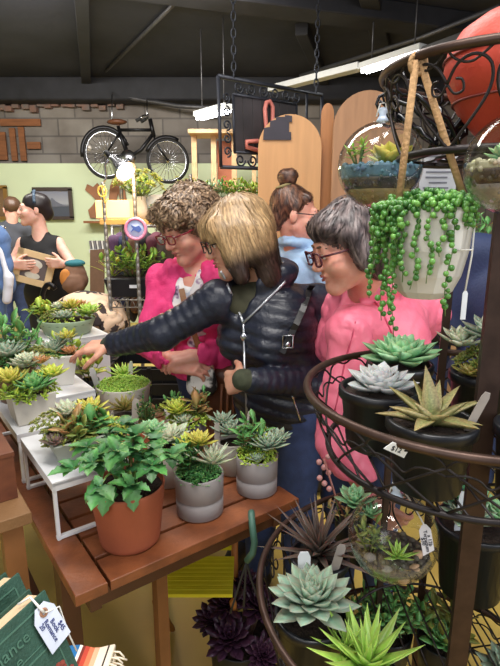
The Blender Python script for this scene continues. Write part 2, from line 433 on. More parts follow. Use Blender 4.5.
pipe('thin pipe above the strip light running to the right', [at(300, 76, 6.3), at(420, 38, 5.2), at(500, 6, 4.6)], 0.02)

# ------------------------------------------------------------------ bicycle on the rod
m_black_metal = mat('black_metal', (34, 33, 35), 0.4, var=0.2, metal=0.7)
m_tyre = mat('tyre_rubber', (30, 29, 29), 0.8)
m_chrome = mat('chrome', (200, 200, 205), 0.25, metal=1.0)
YB = 6.7
def bk(px, py, dy=0): return at(px, py, YB+dy)
bike = thing('bicycle', 'black vintage bicycle hung on the rod above the green wall', 'bicycle', bk(137, 182))
def wheel(cx, cy, rx, ry):
    c = bk(cx, cy); X = bk(cx+rx, cy)-c; Z = bk(cx, cy-ry)-c
    X = Vector((X.x, 0.06, 0)); Z = Vector((0, 0, Z.length))
    circ = lambda k, n=40: [c+X*k*math.cos(2*PI*i/n)+Z*k*math.sin(2*PI*i/n) for i in range(n)]
    mb = MB(); mb.tube(circ(1.0), 0.022, 8, closed=True); w = obj('wheel', mb, m_tyre, bike)
    mb = MB(); mb.tube(circ(0.93), 0.012, 6, closed=True); obj('rim', mb, m_chrome, w)
    mb = MB(); mb.tube([c+V(0, -0.04, 0), c+V(0, 0.04, 0)], 0.025, 8)
    for i in range(24):
        a = 2*PI*i/24; mb.tube([c+V(0, 0.02*(-1)**i, 0), c+(X*math.cos(a)+Z*math.sin(a))*0.92], 0.0035, 3)
    obj('spokes', mb, m_chrome, w)
    return c, X, Z
c1, X1, Z1 = wheel(106, 154, 20, 24); c2, X2, Z2 = wheel(168, 161, 19, 21.5)
fr = MB()
for pts, r in [([(118, 126), (128, 158)], .022), ([(119, 130), (152, 130)], .02), ([(153, 134), (141, 150), (128, 158)], .024), ([(106, 154), (128, 158)], .015), ([(106, 154), (120, 132)], .013), ([(150, 119), (154, 137)], .026)]:
    for dy in ((-0.03, 0.03) if r < .018 else (0,)): fr.tube([bk(x, y, dy) for x, y in pts], r, 8)
frame = obj('frame', fr, m_black_metal, bike)
mb = MB()
for dy in (-.035, .035): mb.tube([bk(154, 137, dy*.5), bk(158, 146, dy), bk(168, 161, dy)], .013, 6)
obj('fork', mb, m_black_metal, bike)
mb = MB(); mb.tube([bk(138, 120, -.22), bk(143, 116, -.22), bk(148, 115, 0), bk(149, 117, .2), bk(143, 121, .25)], .014, 6); hb = obj('handlebar', mb, m_chrome, bike)
mb = MB(); mb.tube([bk(136, 121, -.22), bk(141, 118, -.22)], .02, 8); mb.tube([bk(146, 119, .24), bk(141, 122, .25)], .02, 8); obj('grips', mb, m_tyre, hb)
mb = MB(); mb.ball(bk(117, 122), (.13, .08, .035)); mb.tube([bk(118, 122.5), bk(119, 128)], .014, 6); obj('saddle', mb, mat('brown_leather', (96, 56, 34), 0.5), bike)
mb = MB(); mb.tube([c1+(X1*math.cos(a)+Z1*math.sin(a))*1.1 for a in [R(20+i*12) for i in range(15)]], [.028]*15, 6); obj('rear_mudguard', mb, m_black_metal, bike)
mb = MB(); mb.tube([c2+(X2*math.cos(a)+Z2*math.sin(a))*1.1 for a in [R(60+i*11) for i in range(10)]], [.028]*10, 6); obj('front_mudguard', mb, m_black_metal, bike)
mb = MB(); mb.lathe(bk(128, 158, -.04), [(.0, -.01), (.1, -.01), (.1, .01), (0, .01)], 20, X=(1, 0, 0), Y=(0, 0, -1)); mb.tube([bk(128, 158, -.06), bk(133, 166, -.08)], .012, 6); mb.box(bk(133, 167, -.12), (.08, .1, .02)); obj('crank', mb, m_chrome, bike)
mb = MB(); mb.ball(bk(89, 148), .035); obj('rear_reflector', mb, mat('pale_reflector', (215, 205, 195), 0.3), bike)
mb = MB()
for (x, y0, y1) in ((147, 101, 117), (112, 95, 124)): mb.tube([at(x, y0-3, 7.33), bk(x, y0, .1), bk(x, y1, 0)], .008, 5)
solo('bicycle_hook', mb, m_chrome, 'thin steel hooks holding the black bicycle to the pipe', 'hook')

# ------------------------------------------------------------------ pictures on the green wall
m_frame = mat('dark_frame', (62, 48, 42), 0.5); m_gold = mat('gold_frame', (150, 112, 60), 0.4, metal=0.4)
def picture(label, x0, y0, x1, y1, Y, fm, pm):
    a, b = at(x0, y0, Y), at(x1, y1, Y); c = (a+b)/2; w, h = abs(b.x-a.x), abs(a.z-b.z)
    t = thing('framed_picture', label, 'picture', (c.x, Y, b.z))
    mb = MB(); k = .045
    for (cx, cz, sx, sz) in ((0, h/2, w+k, k), (0, -h/2, w+k, k), (-w/2, 0, k, h), (w/2, 0, k, h)): mb.box(c+V(cx, 0, cz), (sx, .04, sz))
    obj('frame', mb, fm, t); mb = MB(); mb.box(c+V(0, .01, 0), (w, .015, h)); obj('print', mb, pm, t); return c, w, h, t
def skymat(name, top, low, hz):
    m = bpy.data.materials.new(name); m.use_nodes = True; nt = m.node_tree; n = nt.nodes; L = nt.links; p = n['Principled BSDF']
    tc = n.new('ShaderNodeTexCoord'); sx = n.new('ShaderNodeSeparateXYZ'); rp = n.new('ShaderNodeValToRGB'); L.new(tc.outputs['Generated'], sx.inputs[0]); L.new(sx.outputs[2], rp.inputs[0]); L.new(rp.outputs[0], p.inputs['Base Color'])
    e = rp.color_ramp.elements; e[0].color = (*S3(*low), 1); e[1].color = (*S3(*top), 1); k = e.new(0.4); k.color = (*S3(*low), 1); k = e.new(0.5); k.color = (*S3(*hz), 1); p.inputs['Roughness'].default_value = 0.3
    return m
c, w, h, t = picture('grey landscape print in a thin dark frame on the green wall', 34, 189, 72, 218, 7.08, m_frame, skymat('grey_landscape', (118, 120, 138), (78, 82, 92), (160, 160, 166)))
mb = MB(); mb.plate([c+V(x*w, -.002, z*h) for x, z in [(-.3, -.12), (-.12, .06), (-.02, .2), (.08, .08), (.2, .0), (.4, -.1)]], .004, (0, -1, 0)); obj('hill', mb, mat('hill_grey', (98, 100, 112), .5), t)
picture('gold framed brown picture cut by the left edge', -12, 187, 8, 218, 7.08, m_gold, mat('sepia_print', (120, 92, 66), .4, var=.4, scale=4))

# ------------------------------------------------------------------ hanging iron window frame
m_iron = mat('wrought_iron', (52, 54, 62), 0.5, var=0.25, metal=0.5)
TL, TR, BL = at(218, 76, 3.25), at(322, 95, 3.85), at(221, 167, 3.25)
def ig(u, v): return TL+(TR-TL)*u+(BL-TL)*v
gate = thing('iron_grille', 'black wrought iron scroll frame hanging on chains from the ceiling', 'grille', ig(.5, 1))
mb = MB()
for (a, b) in (((0, 0), (1, 0)), ((1, 0), (1, 1)), ((1, 1), (0, 1)), ((0, 1), (0, 0))): mb.tube([ig(*a), ig(*b)], .014, 4)
obj('outer_frame', mb, m_iron, gate)
mb = MB()
for (a, b) in (((.12, .17), (.72, .17)), ((.72, .17), (.72, .82)), ((.72, .82), (.12, .82)), ((.12, .82), (.12, .17)), ((.83, 0), (.83, 1))): mb.tube([ig(*a), ig(*b)], .011, 4)
obj('inner_frame', mb, m_iron, gate)
def spiral(c, U, W, r, turns=1.4, n=22, a0=0): return [c+(U*math.cos(a0+2*PI*turns*i/n)+W*math.sin(a0+2*PI*turns*i/n))*(r*(1-.75*i/n)) for i in range(n+1)]
U = (TR-TL).normalized(); W = (BL-TL).normalized()
mb = MB()
for k in range(6):
    mb.tube(spiral(ig(.17+.11*k, .085), U, W*(-1)**k, .04, a0=PI*k), .006, 5); mb.tube(spiral(ig(.17+.11*k, .91), U, W*(-1)**k, .04, a0=PI*k), .006, 5)
for k in range(5):
    mb.tube(spiral(ig(.06, .22+.15*k), W, U*(-1)**k, .032, a0=PI*k), .006, 5)
obj('scrollwork', mb, m_iron, gate)
mb = MB(); N = U.cross(W)
for k in range(7):
    a, b = .12+.6*k/7, .12+.6*(k+1)/7-.006
    mb.plate([ig(a, .17), ig(b, .17), ig(b, .82), ig(a, .82)], .012, N)
obj('slatted_panel', mb, mat('dark_boards', (62, 58, 60), .7, var=.3, scale=5), gate)
def chain(label, a, b):
    a, b = Vector(a), Vector(b); n = max(4, int((b-a).length/.045)); mb = MB(); d = (b-a).normalized()
    for i in range(n):
        c = a+(b-a)*(i+.5)/n; s = V(1, 0, 0) if i % 2 else V(0, 1, 0)
        mb.tube([c+d*.03*math.cos(q)+s*.014*math.sin(q) for q in [2*PI*j/10 for j in range(10)]], .005, 4, closed=True)
    solo('hanging_chain', mb, m_iron, label, 'chain', 'chains holding the iron frame')
chain('steel chain holding the left end of the iron frame', ig(.13, 0), ig(.13, 0)+V(0, 0, 3.33-ig(.13, 0).z))
chain('steel chain holding the right end of the iron frame', ig(.93, 0), ig(.93, 0)+V(0, 0, 3.33-ig(.93, 0).z))
mb = MB(); q = -N*.03
if q.y > 0: q = -q
mb.tube([ig(.36, .74)+q, ig(.3, .79)+q, ig(.2, .76)+q, ig(.2, .7)+q, ig(.3, .68)+q, ig(.37, .7)+q, ig(.385, .5)+q, ig(.375, .3)+q, ig(.39, .22)+q, ig(.42, .2)+q, ig(.45, .26)+q, ig(.445, .5)+q, ig(.42, .68)+q, ig(.46, .62)+q, ig(.56, .42)+q, ig(.6, .36)+q], .014, 8)
solo('pink_hose', mb, mat('pink_rubber', (205, 120, 108), .5), 'pink hose looped over the hanging iron frame', 'hose')

# ------------------------------------------------------------------ round topped boards
def round_board(label, x0, x1, ytop, Y, m, th=.03, point=False, tilt=0):
    a, b = at(x0, 200, Y), at(x1, 200, Y); w = (b.x-a.x)/2; cx = (a.x+b.x)/2; zt = at((x0+x1)/2, ytop, Y).z
    hh = w*(1.7 if point else 1.0)
    out = [V(cx-w, Y, 0.0), V(cx+w, Y, 0.0)]+[V(cx+w*math.cos(PI*i/18), Y, zt-hh+hh*math.sin(PI*i/18)) for i in range(19)]
    mb = MB(); mb.plate(out, th, (0, 1, 0))
    t = thing('arched_board', label, 'board', (cx, Y, 0)); obj('panel', mb, m, t)
    mb = MB(); mb.box((cx, Y+th+.012, zt*.5), (w*1.6, .024, .08)); obj('batten', mb, m, t)
    return t
m_ply = mat('plywood', (188, 140, 92), .55, var=.12, scale=3, stretch=(6, 1, .6)); m_ply2 = mat('worn_plywood', (158, 116, 82), .6, var=.2, scale=4, stretch=(5, 1, .6))
t = round_board('pale arched plywood board with a black patch near its top', 258, 320, 114, 3.15, m_ply)
mb = MB(); g = lambda x, y: at(x, y, 3.145)
mb.plate([g(*p) for p in [(263, 140), (264, 128), (270, 127), (270, 121), (276, 120), (276, 117), (285, 117), (285, 115), (292, 116), (292, 122), (289, 122), (289, 132), (291, 132), (291, 140)]], .006, (0, -1, 0)); obj('patch', mb, mat('slate_black', (48, 44, 54), .7), t, 'stepped black patch')
round_board('narrow pointed wooden board between the two arched boards', 319, 331, 103, 3.22, mat('orange_wood', (176, 118, 70), .5, var=.15, scale=4, stretch=(6, 1, .6)), point=True)
round_board('wide worn arched board behind the hanging glass globe', 331, 399, 90, 3.1, m_ply2)
# wooden shelving behind
shel = thing('wooden_shelving', 'pale wooden shelving behind the iron frame by the strip light', 'shelving', V(at(225, 185, 5.9).x, 5.9, 0))
m_pine = mat('pine', (196, 160, 116), .6, var=.12, scale=3, stretch=(1, 1, 6)); m_teak = mat('red_pine', (168, 92, 52), .5, var=.15, scale=5)
def pxbox(mb, x0, y0, x1, y1, Y, th=.05):
    a, b = at(x0, y0, Y), at(x1, y1, Y); mb.box((a+b)/2, (abs(b.x-a.x), th, abs(a.z-b.z)))
for (x0, x1) in ((193, 198), (212, 217), (232, 237), (252, 256)):
    mb = MB(); pxbox(mb, x0, 134, x1, 252, 5.9, .06); a = at(x0, 200, 5.9).x; b = at(x1, 200, 5.9).x; mb = MB(); zt = at(x0, 134, 5.9).z; mb.box(((a+b)/2, 5.9, zt/2), (b-a, .06, zt)); obj('upright', mb, m_pine, shel)
for (x0_, y0_, x1_, y1_) in ((190, 132, 258, 136), (193, 188, 256, 191)):
    mb = MB(); pxbox(mb, x0_, y0_, x1_, y1_, 5.9, .4); obj('shelf', mb, m_pine, shel)
mb = MB(); pxbox(mb, 217, 141, 232, 187, 6.05, .03); obj('back_panel', mb, m_teak, shel)
# ------------------------------------------------------------------ people
UP = V(0, 0, 1)
def frame3(f, up=UP):
    f = Vector(f).normalized(); r = f.cross(Vector(up)).normalized(); u = r.cross(f); return r, f, u
class Head:
    def __init__(s, c, f, up=UP, sc=1.0):
        s.c = Vector(c); s.r, s.f, s.u = frame3(f, up); s.s = sc
        s.M = Matrix((s.r, s.f, s.u)).transposed()
    def p(s, x, y, z): return s.c+(s.r*x+s.f*y+s.u*z)*s.s
def head_prims(S, H):
    k = H.s; p = H.p; M = H.M
    S.ell(p(0, -.018, .035), (.072*k, .09*k, .08*k), M, .03)
    S.ell(p(0, .028, -.04), (.056*k, .062*k, .078*k), M, .03)
    S.cap(p(-.05, 0, -.06), p(-.01, .068, -.1), .018*k, .016*k, .03); S.cap(p(.05, 0, -.06), p(.01, .068, -.1), .018*k, .016*k, .03)
    S.ell(p(0, .072, -.102), .019*k, None, .02)
    for q in (-1, 1):
        S.ell(p(q*.04, .06, -.034), .025*k, None, .03)
        S.ell(p(q*.031, .108, .004), .019*k, None, .012, 'sub')
        S.ell(p(q*.031, .076, .003), .0165*k, None, .006)
        S.ell(p(q*.076, -.012, -.012), (.01*k, .019*k, .031*k), M, .008)
        S.ell(p(q*.011, .101, -.034), .009*k, None, .008)
    S.cap(p(-.034, .078, .024), p(.034, .078, .024), .012*k, .012*k, .015)
    S.cap(p(0, .087, .012), p(0, .109, -.03), .007*k, .0105*k, .012)
    S.ell(p(0, .088, -.0575), (.023*k, .012*k, .0065*k), M, .006); S.ell(p(0, .086, -.069), (.02*k, .012*k, .007*k), M, .005)
    S.ell(p(0, .098, -.0632), (.021*k, .008*k, .0018*k), M, .004, 'sub')
def hand_prims(S, w, d, n, right, curls=(.3, .35, .4, .45), thumb=.4, sc=1.0, spread=.06):
    d = Vector(d).normalized(); n = Vector(n); n = (n-d*n.dot(d)).normalized(); s = d.cross(n)*(1 if right else -1); w = Vector(w)
    offs = (.030, .010, -.010, -.028); lens = (.072, .08, .074, .058); pal = (.084, .088, .084, .076)
    for i in range(4):
        k = w+(d*pal[i]+s*offs[i])*sc; S.cap(w+s*offs[i]*.6*sc, k, .014*sc, .0115*sc, .012)
        dd = (d+s*offs[i]*spread*20).normalized(); p = k; a = 0
        for j, (fl, rr) in enumerate(((.45, .0092), (.31, .0082), (.24, .0074))):
            a += curls[i]*(1.0 if j else .9); di = dd*math.cos(a)+n*math.sin(a); q = p+di*lens[i]*fl*sc
            S.cap(p, q, rr*sc, (rr-.0008)*sc, .004); p = q
    a0 = w+(d*.022+s*.026)*sc; t1 = (s*.75+d*.6+n*.35).normalized(); q = a0+t1*.04*sc; S.cap(a0, q, .015*sc, .0105*sc, .012)
    t2 = (s*(.55-thumb*.4)+d*.9+n*(.25+thumb*.5)).normalized(); q2 = q+t2*.03*sc; S.cap(q, q2, .0098*sc, .009*sc, .004); q3 = q2+(t2+n*.2-s*.2*thumb).normalized()*.024*sc; S.cap(q2, q3, .009*sc, .0075*sc, .004)
def torso_prims(S, J, o, quilt=None, bust=True, kk=.03):
    r, f, u = frame3(J['f'], Vector(J['nek'])-Vector(J['pel'])); r = Vector(J['f']).cross(UP).normalized()
    ax = (Vector(J['nek'])-Vector(J['pel'])).normalized(); f = ax.cross(r).normalized()
    M = Matrix((r, f, ax)).transposed(); g = J.get('girth', 1.0)
    pe, ch, ne = Vector(J['pel']), Vector(J['che']), Vector(J['nek'])
    S.ell(pe, (.16*g+o, .115*g+o, .13+o), M, kk, quilt=quilt); S.ell((pe+ch)/2, (.138*g+o, .1*g+o, .14+o), M, kk, quilt=quilt)
    S.ell(ch, (.15*g+o, .108*g+o, .15+o), M, kk, quilt=quilt)
    S.cap(J['shR'], J['shL'], .042+o, .042+o, kk+.015)
    S.cap(ch, ne-ax*.03, .08+o, .05+o, kk)
    if bust:
        for q in (-1, 1): S.ell(ch+f*.075*g+r*q*.066-ax*.02, .05*g+o, None, .03, quilt=quilt)
    return r, f, ax
def arm_prims(S, J, o, side, quilt=None, wr=1.0, kk=.03):
    S.cap(J['sh'+side], J['el'+side], .046+o, .04+o, kk, quilt=quilt)
    e, w = Vector(J['el'+side]), Vector(J['wr'+side]); S.cap(e, e+(w-e)*wr, .041+o, .027+o, .02, quilt=quilt)
def leg_prims(S, J, o, feet=True, bot=0.0):
    r = Vector(J['f']).cross(UP).normalized(); f = UP.cross(r)
    for q, sd in ((1, 'R'), (-1, 'L')):
        hip = Vector(J['pel'])+r*q*.085-UP*.04; ft = Vector(J['ft'+sd]); kn = (hip+ft)/2+f*.03; kn.z = hip.z*.56
        an = Vector((ft.x, ft.y, .09)); S.cap(hip, kn, .088+o, .058+o, .05); S.cap(kn, kn*.55+an*.45-f*.012, .056+o, .05+o, .03); S.cap(kn*.55+an*.45-f*.012, an, .05+o, .038+o, .03)
        if feet: S.cap(Vector((ft.x, ft.y, .04)), Vector((ft.x, ft.y, .028))+f*.13, .036, .026, .03)
def shoes(root, J, m):
    r = Vector(J['f']).cross(UP).normalized(); f = UP.cross(r)
    for sd in 'RL':
        ft = Vector(J['ft'+sd]); S = SDF(); S.cap(V(ft.x, ft.y, .05), V(ft.x, ft.y, .04)+f*.15, .05, .04, .03); S.cap(V(ft.x, ft.y, .06), V(ft.x, ft.y, .1), .046, .046, .03); S.cut(V(0, 0, 0.002), (0, 0, -1)); sobj('shoe', S, .008, m, root)
def skinmat(name, rgb, red):
    m = mat(name, rgb, .5, scale=30, rgb2=red); p = m.node_tree.nodes['Principled BSDF']; p.inputs['Subsurface Weight'].default_value = .12; p.inputs['Subsurface Scale'].default_value = .02; return m
def body(root, J, H, m, vox=.005, hands='RL'):
    S = SDF(); torso_prims(S, J, -.004); 
    for sd in 'RL': arm_prims(S, J, -.004, sd)
    leg_prims(S, J, -.006)
    S.cap(H.p(0, -.03, -.05), Vector(J['nek'])-UP*.04, .05*H.s, .058*H.s, .04)
    head_prims(S, H)
    for sd in 'RL':
        if 'ha'+sd in J:
            h = J['ha'+sd]; hand_prims(S, J['wr'+sd], h[0], h[1], sd == 'R', *h[2:])
    o = sobj('body', S, vox, m, root); return o, S
m_lip = mat('lip', (176, 92, 88), .45); m_brow = mat('eyebrow_brown', (98, 74, 58), .8)
def face(root, H, body_o, brow=m_brow):
    for q in (-1, 1):
        mb = MB(); mb.ball(H.p(q*.031, .0822, .001), .0118*H.s, 12, 10, (.8, .78, .76)); mb.ball(H.p(q*.031, .0905, -.001), .0052*H.s, 10, 8, (.06, .04, .03)); obj('eye', mb, vmat('eye_wet', .15, 0), root)
        mb = MB(); mb.tube([H.p(q*.016, .0935, .0255), H.p(q*.032, .0905, .0275), H.p(q*.048, .078, .0195)], [.003, .0035, .0015], 6); obj('eyebrow', mb, brow, root)
        mb = MB(); mb.tube([H.p(q*.016, .0885, .0035), H.p(q*.03, .0955, .0085), H.p(q*.046, .083, .0025)], [.001, .0026, .001], 5); obj('upper_eyelid', mb, mat('eyelid', (176, 124, 106), .5), root)
    mb = MB(); 
    mb.tube([H.p(-.022, .084, -.0625), H.p(-.01, .0985, -.0575), H.p(0, .1005, -.059), H.p(.01, .0985, -.0575), H.p(.022, .084, -.0625)], [.001, .0032, .003, .0032, .001], 6)
    mb.tube([H.p(-.02, .084, -.065), H.p(0, .0985, -.0695), H.p(.02, .084, -.065)], [.001, .0045, .001], 6); obj('lips', mb, m_lip, root)
def glasses(root, H, m, w=.024, h=.017, r=.0018, temples=True, strap=None):
    g = MB()
    for q in (-1, 1):
        c = lambda a: H.p(q*.034+w*math.copysign(abs(math.cos(a))**.6, math.cos(a)), .113-.006*abs(math.cos(a)), -.002+h*math.copysign(abs(math.sin(a))**.6, math.sin(a)))
        g.tube([c(2*PI*i/24) for i in range(24)], r, 5, closed=True)
        if temples: g.tube([H.p(q*(.034+w), .107, .006), H.p(q*.078, .06, .004), H.p(q*.082, -.005, .002), H.p(q*.08, -.02, -.02)], r, 5)
    g.tube([H.p(-.011, .112, .002), H.p(0, .117, .005), H.p(.011, .112, .002)], r, 5)
    o = obj('glasses', g, m, root)
    mb = MB()
    for q in (-1, 1):
        mb.plate([H.p(q*.034+w*.95*math.copysign(abs(math.cos(a))**.6, math.cos(a)), .110-.006*abs(math.cos(a)), -.002+h*.95*math.copysign(abs(math.sin(a))**.6, math.sin(a))) for a in [2*PI*i/20 for i in range(20)]], .0012, H.f)
    obj('lenses', mb, M_GLASS, o)
    return o
M_GLASS = glassmat('clear_glass')
def strands(name, S, m, parent, n, length, step, colour, flow, seed=1, width=.0016, off=.002, curl=0.0, region=None, lift=0.0):
    """thin tapering locks that follow the surface of a hair mass"""
    rg = np.random.RandomState(seed); v = S.verts
    if region is not None: v = v[region(v)]
    P = v[rg.randint(0, len(v), n)]+rg.normal(size=(n, 3))*.002; K = max(3, int(length/step)); ph = rg.rand(n, 3)*6.28; am = rg.rand(n)*curl
    path = []; sd = []; offs = off*(.3+rg.rand(n))
    for k in range(K+1):
        f, g = S.samp(P); P = P-(f-offs-lift*(k/K)**2)[:, None]*g
        fl = flow(P)+(np.sin(ph+k*1.1)*am[:, None])
        t = fl-(fl*g).sum(1)[:, None]*g; t /= np.linalg.norm(t, axis=1)[:, None]+1e-9
        path.append(P.copy()); sd.append(np.cross(t, g)); P = P+t*step
    path = np.stack(path, 1); sd = np.stack(sd, 1); w = width*np.array([.6]+[1]*(K-1)+[.15])*1.0
    w = w[None, :, None]*(.6+.8*rg.rand(n))[:, None, None]
    A = path+sd*w; B = path-sd*w
    verts = np.concatenate([A, B], 2).reshape(-1, 3)       # a,b per node
    base = (np.arange(n)*(K+1)*2)[:, None]+np.arange(K)[None, :]*2
    F = np.stack([base, base+1, base+3, base+2], 2).reshape(-1, 4)
    c = colour(verts)*np.repeat(.65+.7*rg.rand(n), (K+1)*2)[:, None]
    o_ = ORG[parent.name]; me = mesh_of(name, (verts-np.array(o_)).tolist(), F.tolist(), np.clip(c, 0, 1)); me.materials.append(m)
    o = bpy.data.objects.new(name, me); COL.objects.link(o); o.parent = parent; ORG[o.name] = o_; return o
m_hair = vmat('hair_strands', .42, .12, 60)
def shoulders(J, w=.165, drop=.035):
    r = Vector(J['f']).cross(UP).normalized(); n = Vector(J['nek']); J.setdefault('shR', n+r*w-UP*drop); J.setdefault('shL', n-r*w-UP*drop)
def feet(J, w=.1):
    r = Vector(J['f']).cross(UP).normalized(); p = Vector(J['pel']); J.setdefault('ftR', V(p.x, p.y, 0)+r*w); J.setdefault('ftL', V(p.x, p.y, 0)-r*w)
def np_(v): return np.array(v)
def uzone(H, v): q = v-np_(H.c); return q@np_(H.r)/H.s, q@np_(H.f)/H.s, q@np_(H.u)/H.s
m_jeans = mat('blue_denim', (44, 58, 96), .8, var=.2, scale=30, bump=.2, bscale=300)
m_shoe = mat('dark_shoe', (38, 34, 34), .5)
def onsurf(S, p, d, far=.6):
    b = S.bv if hasattr(S, 'bv') else S.bvh(); S.bv = b
    d = Vector(d).normalized(); h = b.ray_cast(Vector(p)-d*far, d, far*2); return h[0] if h[0] else Vector(p)
def jeans(root, J, m=m_jeans, o=.012, top=None):
    S = SDF(); leg_prims(S, J, o, feet=False); g = J.get('girth', 1.0)
    r = Vector(J['f']).cross(UP).normalized(); f = UP.cross(r); S.ell(Vector(J['pel'])-UP*.02, (.165*g+o, .118*g+o, .13), Matrix((r, f, UP)).transposed(), .05); S.noise(.0025, 60, 7)
    S.cut(Vector(J['pel'])+UP*.06, (0, 0, 1)); return sobj('jeans', S, .008, m, root)

# ---- the woman in the black quilted jacket
def woman_black():
    sk = skinmat('skin_tan', (214, 162, 136), (200, 136, 112))
    root = thing('person', 'woman with streaked blond bob in black quilted jacket, reaching out to a succulent', 'person', (.14, 1.72, 0))
    f = V(-.62, -.78, 0).normalized()
    J = dict(pel=V(.115, 1.73, .88), che=V(.06, 1.68, 1.13), nek=at(262, 280, 1.68), f=f, girth=1.05)
    J['shR'] = at(219, 300, 1.62); J['shL'] = at(318, 302, 1.74)
    J['elR'] = at(163, 333, 1.63); J['wrR'] = at(112, 345, 1.70); J['elL'] = at(331, 384, 1.63); J['wrL'] = at(246, 380, 1.47)
    J['haR'] = (V(-1, .02, -.1), V(.1, .25, -1), (.28, .42, .5, .6), .5); J['haL'] = (V(-.62, .6, -.3), V(.5, .75, -.3), (.6, .7, .7, .7), .5)
    feet(J)
    H = Head(at(237, 236, 1.63), V(-.9, -.3, -.3), V(-.25, -.05, 1), 1.0)
    b, BS = body(root, J, H, sk); face(root, H, b)
    jeans(root, J); shoes(root, J, m_shoe)
    # dark shirt in the collar opening
    S = SDF(); torso_prims(S, J, .008); S.cut(V(0, 0, .9), (0, 0, -1)); S.cap(H.p(0, -.03, -.06), Vector(J['nek'])-UP*.02, .056, .066, .02); S.cut(Vector(J['nek'])+f*.03+UP*.015, f*.3+UP); sobj('shirt', S, .008, mat('olive_shirt', (62, 60, 42), .8, var=.3), root)
    # jacket
    qt = (.006, .042); S = SDF(); torso_prims(S, J, .02, quilt=qt)
    for sd in 'RL': arm_prims(S, J, .013, sd, quilt=(.003, .03), wr=.93)
    nk = Vector(J['nek'])
    S.ell(Vector(J['pel'])-UP*.02, (.18, .14, .13), Matrix((f.cross(UP), f, UP)).transposed(), .03, quilt=qt)
    # stand collar / hood roll
    for i in range(12):
        a0, a1 = R(35+i*24.2), R(35+(i+1)*24.2); q = lambda a: nk+f*math.cos(a)*.083+f.cross(UP)*math.sin(a)*.092+UP*(.02-.02*math.cos(a))
        S.cap(q(a0), q(a1), .03, .03, .02)
    S.cap(nk+UP*.03, nk+UP*.2+f*.05, .062, .1, .012, 'sub'); S.cap(nk+UP*.03+f*.06, nk-UP*.13+f*.16, .06, .012, .01, 'sub')
    S.noise(.003, 45, 3); S.noise(.004, 48, -5); S.cut(V(0, 0, .765), (0, 0, -1))
    for sd in 'RL':
        e, w = Vector(J['el'+sd]), Vector(J['wr'+sd])
    jk = sobj('jacket', S, .006, mat('black_quilted_nylon', (32, 35, 48), .36, var=.15, scale=20, bump=.25, bscale=70), root)
    # zip, cuffs, pocket zips
    fr = f
    top = nk+f*.1-UP*.03; pts = [onsurf(S, lerp3(at(243, 324, 1.5), at(247, 440, 1.5), i/8), V(0, 1, -.1)) for i in range(9)]
    mb = MB(); mb.tube([p-V(0, .003, 0) for p in pts], .0045, 6)
    vd = V(0, 1, -.15)
    for (p0, p1) in ((at(221, 272, 1.5), at(243, 324, 1.5)), (at(287, 281, 1.5), at(243, 324, 1.5))): mb.tube([onsurf(S, lerp3(p0, p1, i/8), vd)-V(0, .004, 0) for i in range(9)], .0045, 6)
    z = obj('zip', mb, mat('steel_zip', (190, 192, 196), .3, metal=.8), jk)
    mb = MB(); mb.ball(pts[1]-V(0, .008, 0), (.012, .006, .014), 10, 8); obj('zip_pull', mb, m_chrome, z)
    mb = MB(); mb.tube([onsurf(S, lerp3(at(293, 398, 1.5), at(303, 428, 1.5), i/5), V(0, 1, -.1))-V(0, .003, 0) for i in range(6)], .004, 5); obj('pocket_zip', mb, m_chrome, jk)
    for sd in 'RL':
        e, w = Vector(J['el'+sd]), Vector(J['wr'+sd]); d = (w-e).normalized(); S2 = SDF(); S2.cap(w-d*.05, w+d*.012, .038, .034, .01); S2.noise(.002, 90, 4); sobj('cuff', S2, .006, mat('olive_knit', (58, 62, 44), .9, var=.25, scale=60), root)
    # shoulder strap with buckle
    mb = MB(); sh = Vector(J['shL']); r = f.cross(UP)
    pl = []
    for i in range(12):
        q = lerp3(at(312, 285, 1.66), at(283, 345, 1.6), i/11); pl.append(onsurf(S, q, V(.1, 1, 0))-V(0, .006, 0))
    for a, c_ in zip(pl[:-1], pl[1:]): mb.box((a+c_)/2, ((a-c_).length*1.15, .02, .005), (c_-a), V(1, 0, 0)-(c_-a).normalized()*(c_-a).normalized().x)
    st = obj('bag_strap', mb, mat('black_leather', (30, 28, 30), .35), root)
    mb = MB(); c = pl[9]-V(0, .006, 0); mb.tube([c+V(x*.016, 0, z*.02) for x, z in ((-1, -1), (1, -1), (1, 1), (-1, 1))], .003, 5, closed=True); mb.ball(c+V(0, 0, -.01), (.009, .004, .009)); obj('buckle', mb, m_chrome, st)
    # hair: bob with a fringe, brown underneath
    S = SDF(); p = H.p; k = H.s
    S.ell(p(0, -.022, .045), (.086*k, .1*k, .083*k), H.M, .03)
    for q in (-1, 1):
        S.cap(p(q*.066, .034, .03), p(q*.07, .045, -.115), .028*k, .022*k, .03); S.cap(p(q*.064, .062, .03), p(q*.066, .06, -.07), .02*k, .012*k, .03); S.cap(p(q*.068, -.05, .0), p(q*.066, -.045, -.15), .042*k, .034*k, .03)
    for q in (-1, 1): S.cap(p(q*.074, -.012, .02), p(q*.076, -.012, -.06), .026*k, .026*k, .03)
    S.cap(p(0, -.085, .0), p(0, -.075, -.155), .042*k, .034*k, .04)
    S.cap(p(-.05, .066, .06), p(.05, .066, .06), .023*k, .026*k, .03)
    S.cap(p(-.05, .084, .05), p(-.046, .094, .02), .016*k, .009*k, .02); S.cap(p(.05, .084, .05), p(.046, .094, .02), .016*k, .009*k, .02); S.cap(p(0, .09, .05), p(0, .102, .024), .018*k, .009*k, .02)
    S.ell(p(0, .12, -.05), (.046*k, .06*k, .066*k), H.M, .02, 'sub'); S.ell(p(0, .04, -.13), (.05*k, .06*k, .06*k), H.M, .02, 'sub')
